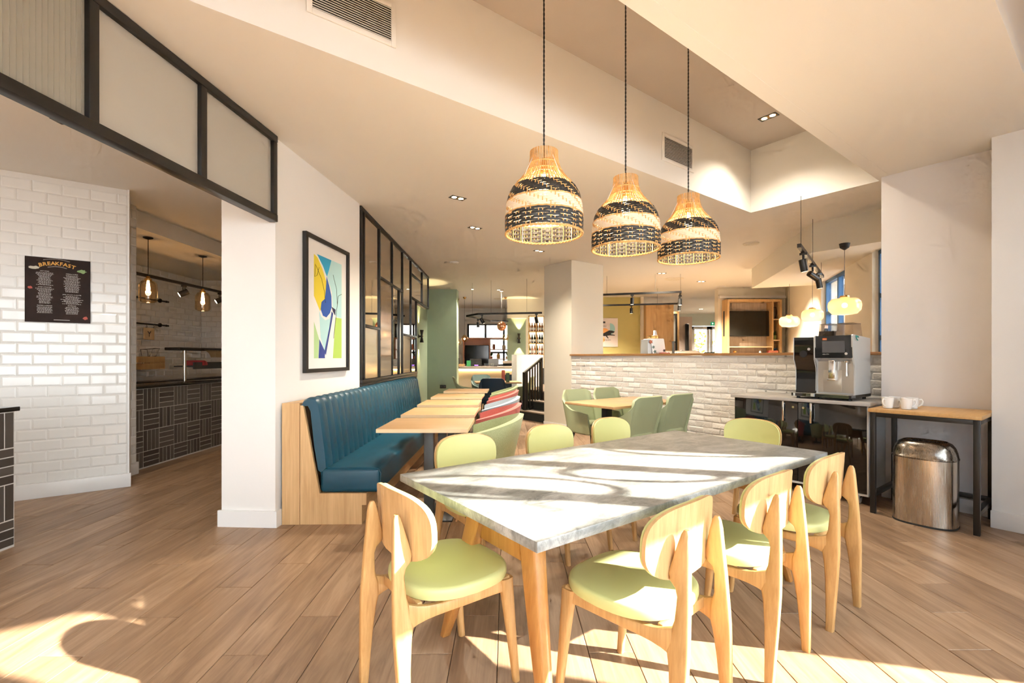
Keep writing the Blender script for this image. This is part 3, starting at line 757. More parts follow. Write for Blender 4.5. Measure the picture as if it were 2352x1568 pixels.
# ---- five fabric tub chairs
def make_tub(mat):
    t = thing('tub_chair', 'x', 'armchair', (0, 0, 0), 0, 'fabric tub chairs facing the bench')
    def shell(u, v):                                        # u round the back from left arm to right arm, v from seat level to rim
        ang = R(-32) + u*R(244)                             # measured from +x, back at -y
        th = R(180) + u*R(180) if False else ang
        k = abs(2*u-1)
        rim = .825 - .14*k**1.25
        z = .26 + (rim-.26)*v
        rx = (.235 + .078*v); ry = (.235 + .10*v)
        a_ = R(222)*(u-.5)
        x = rx*1.03*math.sin(a_); y = -ry*math.cos(a_)
        if abs(a_) > R(90): y += 0
        return Vector((x*(1 + .0), y - .0 + .03*(1-v), z))
    bm = BM(); sheet(bm, shell, 36, 10, .04); O('shell', bm, mat, t, sharp=60)
    def fr(u, v):
        k = abs(2*u-1); return shell(u, v)
    bm = BM(); rings = []
    for sc, z in ((.80, .275), (.93, .30), (.97, .37), (.95, .42), (.86, .445), (.4, .452)):
        rings.append([Vector((sell(2*math.pi*j/32, 2.6)[0]*.245*sc, .005 + sell(2*math.pi*j/32, 2.6)[1]*.245*sc, z)) for j in range(32)])
    loft(bm, rings); O('seat_cushion', bm, mat, t, sharp=60)
    for sx in (-1, 1):
        for sy in (-1, 1):
            bm = BM(); cyl(bm, (sx*.225, sy*.21, 0), (sx*.16, sy*.15, .285), .011, .018, 12); O('leg', bm, MT['shelf_oak'], t)
    return t
tub = make_tub(MT['f_green'])
TUBS = [(3.90, 'f_green', 'pale green woven tub chair nearest the marble table'), (4.80, 'f_coral', 'coral woven tub chair between the pale green and the blue grey ones'),
        (5.64, 'f_grey', 'blue grey woven tub chair in the row facing the bench'), (6.72, 'f_coral', 'coral woven tub chair between the blue grey one and the far pale green one'), (7.70, 'f_green', 'pale green woven tub chair nearest the bar')]
for i, (y, mk, lab) in enumerate(TUBS):
    c = tub if i == 0 else copy_tree(tub)
    if mk != 'f_green': recolour(c, MT['f_green'], MT[mk])
    c.location = (-.235, y, 0); c.rotation_euler = (0, 0, R(90) + TILT); c['label'] = lab

# ================================================================== BUCKET CHAIRS AND OAK TABLES BY THE BRICK WALL
def make_bucket(mat):
    t = thing('bucket_chair', 'x', 'armchair', (0, 0, 0), 0)
    def shell(u, v):
        s = 2*u - 1; k = abs(s)
        drop = min(1, max(0, (k-.33)/.34))
        rim = .865 - .235*(drop*drop*(3-2*drop)) - .035*max(0, (k-.67)/.33)
        z = .36 + (rim-.36)*v
        lean = .10*max(0, (z-.45)/.4)
        if k < .42: x, y = s/.42*.226*(1+.06*v), -.235
        else:
            q = (k-.42)/.58; a_ = min(1, q/.35)
            x = math.copysign(.226 + .05*math.sin(a_*math.pi/2), s)*(1+.06*v); y = -.235 + .05*(1-math.cos(a_*math.pi/2)) + .38*max(0, q-.15)/.85
        if k < .42: y += .02*(k/.42)**2
        return Vector((x, y - lean*(1-drop*.8) + .03*(1-v), z))
    bm = BM(); sheet(bm, shell, 48, 10, .028); O('shell', bm, mat, t, sharp=60)
    bm = BM(); rings = []
    for sc, z in ((.85, .33), (.98, .345), (1.0, .40), (.99, .44), (.92, .462), (.5, .468)):
        rings.append([Vector((sell(2*math.pi*j/32, 3.4)[0]*.25*sc, .0 + sell(2*math.pi*j/32, 3.4)[1]*.225*sc, z)) for j in range(32)])
    loft(bm, rings); O('seat_cushion', bm, mat, t, sharp=60)
    for sx in (-1, 1):
        for sy in (-1, 1):
            bm = BM(); cyl(bm, (sx*.235, sy*.22, 0), (sx*.17, sy*.15, .345), .010, .017, 12); O('leg', bm, MT['black_matt'], t)
    return t
bucket = make_bucket(MT['sage_vinyl'])
def set_bucket(o, loc, rz, label, mat=None, group='sage bucket chairs by the brick wall'):
    o.location = loc; o.rotation_euler = (0, 0, rz); o['label'] = label; o['group'] = group
    if mat is not None: recolour(o, MT['sage_vinyl'], mat)
    return o
BK = []
for i, (a, b, rz, lab) in enumerate(((4.25, 3.47, 0, 'sage green bucket chair with its back to the marble table, on the walkway side'), (4.86, 3.47, 0, 'sage green bucket chair with its back to the marble table, on the brick wall side'),
        (4.40, 4.17, 180, 'sage green bucket chair beside the pale column facing the marble table'), (4.98, 4.17, 180, 'sage green bucket chair tucked between table and brick wall'))):
    c = bucket if i == 0 else copy_tree(bucket); BK.append(set_bucket(c, ab(a, b), GA + R(rz), lab))
def oak_table(a, b, w, d, lab):
    t = thing('dining_table', lab, 'table', ab(a, b), GA, 'oak tables by the brick wall')
    bm = BM(); box(bm, -w/2, w/2, -d/2, d/2, .722, .75, .002); O('table_top', bm, MT['top_oak'], t)
    bm = BM(); box(bm, -.045, .045, -.045, .045, .012, .72, .004); O('post', bm, MT['black'], t)
    bm = BM(); box(bm, -.22, .22, -.22, .22, 0, .014, .004); O('base_plate', bm, MT['black'], t)
oak_table(4.275, 3.81, .648, .78, 'oak pedestal table among the sage chairs, on the walkway side')
oak_table(4.925, 3.81, .648, .78, 'oak pedestal table among the sage chairs, on the brick wall side')
# dining set in front of the bar
t = thing('dining_table', 'oak table with menus standing in front of the bar', 'table', (-.33, 10.45, 0), R(8))
bm = BM(); box(bm, -.50, .50, -.36, .36, .722, .75, .002); O('table_top', bm, MT['top_oak'], t)
bm = BM(); box(bm, -.045, .045, -.045, .045, .012, .72); O('post', bm, MT['black'], t)
bm = BM(); box(bm, -.25, .25, -.22, .22, 0, .014); O('base_plate', bm, MT['black'], t)
for x, y, rz, mk, lab in ((-.40, 9.78, 0, 'navy', 'navy bucket chair with its back to the tub chairs'), (.02, 11.10, 180, 'navy', 'dark navy bucket chair facing the staircase side, against the bar'),
        (-.98, 10.25, -80, 'sage_vinyl', 'olive green bucket chair at the bench end of the bar table'), (-.62, 11.1, -150, 'teal_pale', 'slate teal bucket chair between bar table and bar front'),
        (.20, 10.62, 75, 'sage_vinyl', 'sage green bucket chair beside the stair railing')):
    set_bucket(copy_tree(bucket), (x, y, 0), R(rz), lab, MT[mk] if mk != 'sage_vinyl' else None, 'bucket chairs in front of the bar')
for nm, x, y, h, w, mk, lab in (('menu_card', -.195, 10.36, .26, .075, 'coral_card', 'tall coral menu card standing on the bar table'), ('menu_card', -.095, 10.30, .20, .075, 'dkgreen_card', 'shorter dark green menu card standing on the bar table')):
    t = thing(nm, lab, 'menu', (x, y, .7505), R(20))
    bm = BM(); box(bm, -w/2, w/2, -.012, -.009, 0, h); O('front_leaf', bm, MT[mk], t)
    bm = BM(); box(bm, -w/2, w/2, .009, .012, 0, h); box(bm, -w/2, -w/2+.003, -.009, .009, 0, h); O('back_leaf', bm, MT[mk], t)

# ================================================================== GLAZED SCREENS
XV, YV, ZV = Vector((1, 0, 0)), Vector((0, 1, 0)), Vector((0, 0, 1))
def px_(Y): return -1.668 - .0145*(Y - 5.1)                  # plan line of the mirrored screen face
t = thing('mirror_screen', 'black framed screen of bronze mirror panes above the blue bench', 'screen', (px_(5.13), 5.13, 0), math.atan(.0145))
def sbar(y0, y1, z0, z1, nm='frame_bar', d=.004): 
    bm = BM(); box(bm, -.03, d, y0-5.13, y1-5.13, z0, z1, .003); return O(nm, bm, MT['black'], t)
def pane(y0, y1, z0, z1, mk):
    bm = BM(); box(bm, -.022, -.014, y0-5.13, y1-5.13, z0, z1); O('pane', bm, MT[mk], t)
h = .017
for y, z0, z1 in ((5.15, 1.03, ZC-.005), (5.26, 1.03, ZC-.005), (5.91, 1.03, ZC-.005), (6.57, 1.03, ZC-.005), (7.23, 1.03, ZC-.005), (7.88, 1.03, ZC-.005), (8.36, 1.03, 2.34), (8.94, 2.30, ZC-.005), (9.66, 2.30, ZC-.005), (7.0, 1.03, 2.32)):
    sbar(y-h, y+h, z0, z1, 'upright')
sbar(5.13, 9.68, ZC-.05, ZC-.004, 'head_rail', .006); sbar(5.13, 8.38, 1.0, 1.045, 'sill_rail', .012); sbar(5.13, 8.38, .945, 1.0, 'plinth', .006)
for y0, y1, z in ((5.28, 5.89, 1.66), (5.93, 7.21, 2.32), (7.90, 9.64, 2.32), (7.90, 8.92, 2.72), (7.25, 8.34, 1.66)): sbar(y0, y1, z-h, z+h, 'cross_bar')
for a in ((5.17, 5.24, 1.05, 2.93, 'mir_frost'), (5.28, 5.89, 1.05, 1.64, 'mir_frost'), (5.28, 5.89, 1.68, 2.93, 'mir_clear'), (5.93, 6.55, 1.05, 2.30, 'mir_reed'), (5.93, 6.55, 2.34, 2.93, 'mir_frost'),
          (6.59, 6.98, 1.05, 2.30, 'mir_clear'), (7.02, 7.21, 1.05, 2.30, 'mir_frost'), (6.59, 7.21, 2.34, 2.93, 'mir_frost'), (7.25, 7.86, 1.68, 2.93, 'mir_clear'), (7.25, 7.86, 1.05, 1.64, 'mir_reed'),
          (7.90, 8.34, 1.05, 1.64, 'mir_clear'), (7.90, 8.34, 1.68, 2.30, 'mir_clear'), (7.90, 8.92, 2.34, 2.70, 'mir_clear'), (7.90, 8.92, 2.74, 2.93, 'mir_frost'), (8.96, 9.64, 2.34, 2.93, 'mir_frost')): pane(*a)
# frosted transom screen over the servery opening
TD = Vector((-.09, -1, 0)).normalized(); tr_ang = math.atan2(TD.y, TD.x)
t = thing('transom_screen', 'black framed frosted glass transom hanging from the ceiling over the servery opening', 'screen', (-1.812, 3.53, 0), tr_ang)
zt0, zt1 = 2.325, ZC-.004
def tb(s0, s1, z0, z1, nm, d=.03):
    bm = BM(); box(bm, s0, s1, -d, d, z0, z1, .004); return O(nm, bm, MT['black'], t)
tb(0, 2.95, zt0, zt0+.055, 'bottom_rail', .034); tb(0, 2.95, zt1-.05, zt1, 'top_rail', .034)
ms = [0.022, .74, 1.41, 2.15, 2.92]
for i, s in enumerate(ms): tb(s-.024, s+.024, zt0+.055, zt1-.05, 'upright')
MT['wired'] = glass('reeded_pattern_glass', (.8, .78, .70), .05, .2, .85, (.74, .70, .60))
for i in range(4):
    s0, s1 = ms[i]+.024, ms[i+1]-.024
    bm = BM(); box(bm, s0, s1, -.004, .004, zt0+.055, zt1-.05); g = O('pane', bm, MT['frost'] if i < 2 else MT['wired'], t)
    if i >= 2:
        n = 30; bm = BM()
        for k in range(n): x = s0 + (s1-s0)*(k+.5)/n; box(bm, x-.003, x+.003, .004, .0065, zt0+.055, zt1-.05)
        O('reeding', bm, MT['wired'], g)

# ================================================================== PICTURE
a_w = math.atan2(1, .09); e_w = Vector((.09, 1, 0)).normalized(); n_w = Vector((e_w.y, -e_w.x, 0))
pO = Vector((-1.81 + .09*(3.93-3.55), 3.93, 0)) + n_w*.002
t = thing('framed_picture', 'tall black framed abstract print in yellow, blue and lime on the white wall', 'picture', pO + ZV*1.165, 0)
PW, PH = .835, 1.205
def pslab(pts, d0, d1, mat, nm, par=t): 
    bm = BM(); slab(bm, pts, Vector((0, 0, 0)), e_w, ZV, n_w, d0, d1); return O(nm, bm, mat, par)
fw = .034
for nm, pts in (('frame_side', [(0, 0), (fw, 0), (fw, PH), (0, PH)]), ('frame_side', [(PW-fw, 0), (PW, 0), (PW, PH), (PW-fw, PH)]), ('frame_rail', [(fw, 0), (PW-fw, 0), (PW-fw, fw), (fw, fw)]), ('frame_rail', [(fw, PH-fw), (PW-fw, PH-fw), (PW-fw, PH), (fw, PH)])):
    pslab(pts, 0, .035, MT['black_matt'], nm)
mount = pslab([(fw, fw), (PW-fw, fw), (PW-fw, PH-fw), (fw, PH-fw)], 0, .012, flat('print_mount', (.80, .79, .77)), 'mount')
ax0, ax1, az0, az1 = .165, .700, .125, 1.075
def art(pts, col, lvl, nm='colour_shape'):
    pslab([(ax0 + (ax1-ax0)*u, az1 - (az1-az0)*v) for u, v in pts], .012, .0124 + .0003*lvl, flat('print_' + nm, col, .6), nm, mount)
art([(0, .03), (.12, .05), (.28, .14), (.43, .26), (.42, .40), (.36, .46), (.2, .55), (.05, .45), (0, .42)], (.78, .62, .04), 1, 'yellow_wing')
art([(.10, .02), (.60, .02), (.52, .12), (.44, .20), (.30, .11)], (.02, .36, .62), 2, 'sky_blue_wedge')
art([(.60, .02), (1, .02), (1, .585), (.80, .575), (.66, .51), (.62, .34), (.45, .20)], (.44, .70, .72), 1, 'aqua_wing')
art([(.43, .20), (.52, .28), (.60, .38), (.61, .49), (.55, .55), (.42, .60), (.30, .59), (.22, .53), (.25, .46), (.37, .42), (.40, .32)], (.02, .10, .42), 3, 'royal_blue_body')
art([(.61, .485), (.76, .505), (.74, .565), (.66, .53)], (.03, .03, .08), 4, 'dark_beak')
art([(.17, .55), (.24, .60), (.38, .63), (.52, .61), (.60, .56), (.50, .75), (.37, .94), (.22, .80)], (.44, .70, .72), 2, 'aqua_breast')
art([(.61, .53), (.67, .55), (.52, .78), (.40, .97), (.35, .93), (.52, .70)], (.03, .06, .26), 4, 'navy_stroke')
art([(.18, .82), (.38, .94), (.36, .98), (.37, 1.0), (.15, 1.0)], (.03, .06, .28), 3, 'navy_tail')
art([(0, .66), (.17, .82), (.14, 1), (0, 1)], (.42, .62, .30), 1, 'pale_green_patch')
art([(.76, .585), (1, .585), (1, 1), (.66, 1)], (.40, .60, .12), 1, 'lime_patch')
for pts in ([(.04, .12), (.02, .24), (.10, .22), (.16, .14)], [(.06, .13), (.25, .24), (.35, .36), (.38, .46)], [(.66, .16), (.80, .30), (.82, .45)], [(.68, .80), (.86, .36), (1.0, .33)]):
    bm = BM(); tube(bm, [e_w*(ax0+(ax1-ax0)*u) + ZV*(az1-(az1-az0)*v) + n_w*.0138 for u, v in pts], .0018, 5); O('ink_line', bm, MT['black_matt'], mount)

# ================================================================== BREAKFAST MENU on the tiled wall
nT = -VV
s0 = .75 + .065
t = thing('breakfast_menu', 'dark breakfast menu poster on the white metro tiles', 'menu', tw0 + UU*s0 + nT*.010 + ZV*1.625, GA)
MWd, MHt = .445, .60
bm = BM(); box(bm, 0, MWd, -.003, 0, 0, MHt); board = O('panel', bm, plain('menu_print', (.022, .010, .007), .6, var=.5, vscale=3, spec=.2), t)
ink = flat('menu_white_ink', (.75, .72, .68)); gold = flat('menu_gold_ink', (.72, .36, .05)); grn = flat('menu_green_ink', (.22, .34, .12)); redk = flat('menu_red_ink', (.45, .07, .04)); crm = flat('menu_cream_ink', (.50, .46, .36))
RX = (R(90), 0, 0)
word = 'BREAKFAST'
for i, ch in enumerate(word):
    q = (i-4)/4; x = MWd*.48 + q*.108; z = MHt*.925 - .022*q*q
    text_mesh('title_letter', ch, .046, gold, board, (x, -.0034, z-.018), (R(90), R(14*q), 0))
for (x, z, s, hd, n, wmin, wmax) in ((.130, .470, 1, 'HOT FOOD', 12, .07, .12), (.130, .322, 1, 'COLD COUNTER', 14, .07, .125), (.130, .150, 1, 'PASTRIES & BREADS', 6, .09, .11), (.315, .458, 1, 'CEREALS & MILK', 16, .07, .12), (.315, .262, 1, 'JAMS, SPREADS & SAUCES', 8, .08, .16), (.315, .158, 1, 'BEVERAGES', 7, .08, .10)):
    text_mesh('heading', hd, .0115, ink, board, (x, -.0034, z), RX)
    bm = BM()
    for k in range(n):
        wd = rnd.uniform(wmin, wmax); xx = x - wd/2; zz = z - .0125 - .0103*k
        while xx < x + wd/2:
            l_ = rnd.uniform(.006, .017); box(bm, xx, min(xx+l_, x+wd/2), -.0036, -.003, zz, zz+.0030); xx += l_ + .0035
    O('menu_lines', bm, ink, board)
bm = BM(); box(bm, .19, .30, -.0036, -.003, .022, .026); O('foot_note', bm, ink, board)
def blob(x, z, w, h_, mat, seed, nm):
    r_ = random.Random(seed); bm = BM()
    slab(bm, [(x + w/2*math.cos(a*.4189)*r_.uniform(.6, 1.1), z + h_/2*math.sin(a*.4189)*r_.uniform(.6, 1.1)) for a in range(15)], Vector((0, 0, 0)), XV, ZV, -YV, .003, .0036); O(nm, bm, mat, board)
blob(.06, .50, .09, .035, crm, 1, 'mushroom_print'); blob(.385, .495, .07, .042, grn, 2, 'herb_print'); blob(.035, .315, .036, .03, redk, 3, 'tomato_print'); blob(.41, .05, .042, .036, redk, 4, 'tomato_print')
bm = BM(); tube(bm, [Vector((.12 + .18*q, -.0036, .578 + .014*math.sin(math.pi*q))) for q in [k/8 for k in range(9)]], .0014, 4); tube(bm, [Vector((.15 + .13*q, -.0036, .512 + .012*math.sin(math.pi*q))) for q in [k/8 for k in range(9)]], .0014, 4); O('swash_line', bm, ink, board)

# ================================================================== SERVERY
def counter(name, lab, X0, Y0, Y1, depth, zt, over=.025, end=True, rows=4):
    t = thing(name, lab, 'counter', (X0, Y0, 0), 0)
    L = Y1 - Y0
    bm = BM(); box(bm, -depth, -.0016, .008, L, 0, zt-.03); b = O('body', bm, MT['dgrout'], t)
    bm = BM(); box(bm, -depth, over, -.02, L+.02 if end else L, zt-.03, zt, .004); O('worktop', bm, plain('black_granite', (.012, .011, .010), .12), t)
    S, w = .245, .061
    tm = {}
    def tmesh(ly, lz):
        k = (round(ly, 3), round(lz, 3))
        if k not in tm:
            q = BM(); box(q, -.006, .0, -ly/2+.0034, ly/2-.0034, -lz/2+.0034, lz/2-.0034, .0012, 1); tm[k] = mesh_of('charcoal_tile', q, MT['dtile'])
        return tm[k]
    nb = int(math.ceil(L/S))
    for i in range(nb):
        for j in range(rows):
            y0, z0 = L - S*(i+1), zt - .035 - S*(j+1)
            for k in range(4):
                if (i + j) % 2: ya, yb, za, zb = y0, y0+S, z0+w*k+.0002*k, z0+w*(k+1)
                else: ya, yb, za, zb = y0+w*k, y0+w*(k+1), z0, z0+S
                ya, za = max(ya, .002), max(za, .012)
                if yb-ya < .015 or zb-za < .015: continue
                OM('charcoal_tile', tmesh(yb-ya, zb-za), b, (rnd.uniform(-.0008, .0008), (ya+yb)/2, (za+zb)/2))
    return t
counter('servery_counter', 'servery counter clad in charcoal basketweave tiles behind the pillar', -4.30, 5.22, 8.6, .8, .965)
counter('buffet_counter', 'tile clad counter end in front of the white metro tiles', -3.42, 2.0, 3.19, .75, .96, .02)
# pendants of the servery
def jar_pendant(x, y, lab):
    t = thing('jar_pendant', lab, 'pendant light', (x, y, 0), 0, 'jar pendants over the servery counter')
    bm = BM(); lathe(bm, [(.0, 2.779), (.055, 2.779), (.05, 2.768), (.012, 2.755), (.0, 2.755)], 20); O('canopy', bm, MT['brass' if False else 'black'], t)
    bm = BM(); cyl(bm, (0, 0, 2.29), (0, 0, 2.76), .004, None, 8); O('cord', bm, MT['black'], t)
    bm = BM(); lathe(bm, [(.0, 2.30), (.018, 2.30), (.022, 2.28), (.038, 2.27), (.038, 2.245), (.0, 2.245)], 20); O('lamp_holder', bm, MT['brass'], t)
    bm = BM(); lathe(bm, [(.038, 2.25), (.07, 2.235), (.092, 2.20), (.096, 2.15), (.096, 2.02), (.090, 1.99), (.06, 1.975), (.001, 1.972)], 28); g = O('glass_jar', bm, MT['amber'], t)
    bm = BM(); lathe(bm, [(.0, 2.245), (.013, 2.24), (.015, 2.20), (.022, 2.15), (.016, 2.10), (.0, 2.09)], 14); O('bulb', bm, MT['bulb'], t)
    l = bpy.data.lights.new('servery_lamp', 'POINT'); l.energy = 5; l.color = (1, .60, .28); l.shadow_soft_size = .03
    lo = bpy.data.objects.new('lamp_light', l); link(lo, t); lo.location = (0, 0, 2.12)
jar_pendant(-4.50, 5.74, 'amber glass jar pendant over the servery, beside the tiled return'); jar_pendant(-4.53, 6.80, 'amber glass jar pendant over the servery, beside the white pillar')
def spot_head(parent, p, d, mat=None, r=.035, L=.11, nm='spot_head'):
    d = Vector(d).normalized(); p = Vector(p)
    bm = BM(); tube(bm, [p - d*L*.45, p - d*L*.42, p + d*L*.5], [r*.6, r, r], 18); h_ = O(nm, bm, MT['black'], parent)
    bm = BM(); cyl(bm, p + d*L*.48, p + d*(L*.5+.002), r*.82, None, 18); O('lens', bm, MT['lens_dim'], h_)
    return h_
t = thing('track_light', 'black lighting track with two spots above the servery counter', 'track light', (-4.75, 5.0, 2.36), 0)
bm = BM(); box(bm, -.018, .018, 0, 3.3, -.018, .018); O('track', bm, MT['black'], t)
for y in (.5, 2.9):
    bm = BM(); cyl(bm, (0, y, .018), (0, y, .42), .003, None, 6); O('drop_wire', bm, MT['black'], t)
for y in (1.72, 2.55):
    bm = BM(); box(bm, -.015, .015, y-.04, y+.04, -.045, -.018); cyl(bm, (0, y-.02, -.04), (0, y-.02, -.11), .006, None, 8); cyl(bm, (0, y+.02, -.04), (0, y+.02, -.11), .006, None, 8); O('bracket', bm, MT['black'], t)
    spot_head(t, (0, y, -.13), (-.6, -.5, -.45), r=.042, L=.13)
bm = BM(); box(bm, -5.4, -4.98, 7.0, 7.9, .9645, 1.0) if False else box(bm, -5.0, -4.75, 5.9, 7.9, .966, .978); hb = O('serving_mat', bm, MT['black'], None)
tag(hb, 'thin black tray lying on the servery worktop', 'tray')
t = thing('heated_gantry', 'steel heated gantry with amber glass screen on the servery counter', 'gantry', (-4.62, 6.5, .9655), 0)
bm = BM(); cyl(bm, (0, .05, 0), (0, .05, .43), .022, None, 16); O('post', bm, MT['steel'], t)
bm = BM(); cyl(bm, (0, 1.45, 0), (0, 1.45, .43), .022, None, 16); O('post', bm, MT['steel'], t)
bm = BM(); box(bm, -.16, .06, -.12, 1.7, .43, .47, .006); O('heater_bar', bm, MT['black'], t)
bm = BM(); sheet(bm, lambda u, v: Vector((.06 + .16*math.sin(v*1.3), .30 + 1.3*u, .45 - .16*(1-math.cos(v*1.3)))), 2, 8, .005); O('sneeze_guard', bm, MT['amber'], t)
bm = BM(); box(bm, -.30, -.02, .25, 1.6, .19, .21); box(bm, -.02, 0, .25, 1.6, .16, .26); O('plate_shelf', bm, MT['dark_steel'], t)
bm = BM(); box(bm, -.03, -.005, .45, .62, .21, .36) ; bm.free()
t2 = thing('ring_binder', 'red folder lying on the gantry shelf', 'folder', (-4.72, 7.02, 1.178), R(15))
bm = BM(); slab(bm, [(-.12, 0), (.12, 0), (.12, .02), (-.12, .075)], Vector((0, 0, 0)), YV, ZV, XV, -.15, .10); O('cover', bm, MT['red_card'], t2)
bm = BM(); box(bm, .10, .104, -.11, .11, .004, .03); O('spine', bm, MT['red_card'], t2)
# wall rails, letter sign, crate
def rail(z, lab):
    t = thing('hook_rail', lab, 'rail', (-5.93, 6.6, z), 0, 'black rails on the servery wall')
    bm = BM(); cyl(bm, (0, 0, 0), (0, 1.35, 0), .013, None, 12); O('rod', bm, MT['black'], t)
    bm = BM(); lathe(bm, [(0, -.02), (.03, -.015), (.036, 0), (.03, .015), (0, .02)], 14); bmesh.ops.rotate(bm, matrix=Matrix.Rotation(R(90), 3, 'X'), verts=bm.verts); bmesh.ops.translate(bm, vec=(0, 1.22, 0), verts=bm.verts)
    cyl(bm, (0, 1.20, 0), (0, 1.41, 0), .0145, None, 12)
    for y, r_ in ((1.36, .020), (1.40, .0165)):
        v0 = set(bm.verts); bmesh.ops.create_uvsphere(bm, u_segments=12, v_segments=8, radius=r_, matrix=Matrix.Translation((0, y, 0)))
    O('finial', bm, MT['black'], t)
    bm = BM(); cyl(bm, (0, 1.22, 0), (-.066, 1.22, 0), .009, None, 10); O('wall_bracket', bm, MT['black'], t)
    return t
rail(2.25, 'plain black iron rail high on the servery wall'); rl = rail(1.84, 'black iron rail with hooks holding the letter tile')
for y in (.93, 1.08):
    bm = BM(); tube(bm, [Vector((.0, y, 0)) + Vector((0, .012*math.sin(a), -.02 - .02*(1-math.cos(a))*1.0)) for a in [k*.5 for k in range(10)]], .003, 6); O('hook', bm, MT['black'], rl)
t = thing('letter_tile', 'pale wooden tile lettered Y hanging from the hook rail', 'sign', (-5.93, 7.60, 1.585), 0)
bm = BM(); box(bm, -.006, .006, -.13, .09, 0, .195, .004); O('tile_board', bm, MT['edge_oak'], t)
text_mesh('letter', 'Y', .13, MT['black_matt'], t, (.0065, -.02, .05), (R(90), 0, R(90)))
t = thing('wall_crate', 'rustic wooden crate fixed to the servery wall', 'crate', (-5.80, 7.35, 1.11), 0)
bm = BM(); box(bm, -.19, .14, -.35, .22, 0, .012); box(bm, -.19, .14, .208, .22, .012, .20); box(bm, .128, .14, -.35, .208, .012, .095); O('box_sides', bm, MT['panel_oak'], t)
bm = BM(); box(bm, .128, .141, -.35, .208, .105, .20); O('front_slat', bm, MT['panel_oak'], t)
t = thing('wire_rack', 'small folded wire rack standing on the wooden crate', 'rack', (-5.76, 7.42, 1.122), 0)
bm = BM()
for x in (-.05, .05): tube(bm, [(x, -.1, 0), (x, -.16, .30), (x, .10, .32), (x, .02, .19), (x, -.1, .18)], .004, 6)
for y, z in ((-.16, .30), (.10, .32)): cyl(bm, (-.05, y, z), (.05, y, z), .004, None, 6)
O('wires', bm, MT['black'], t)

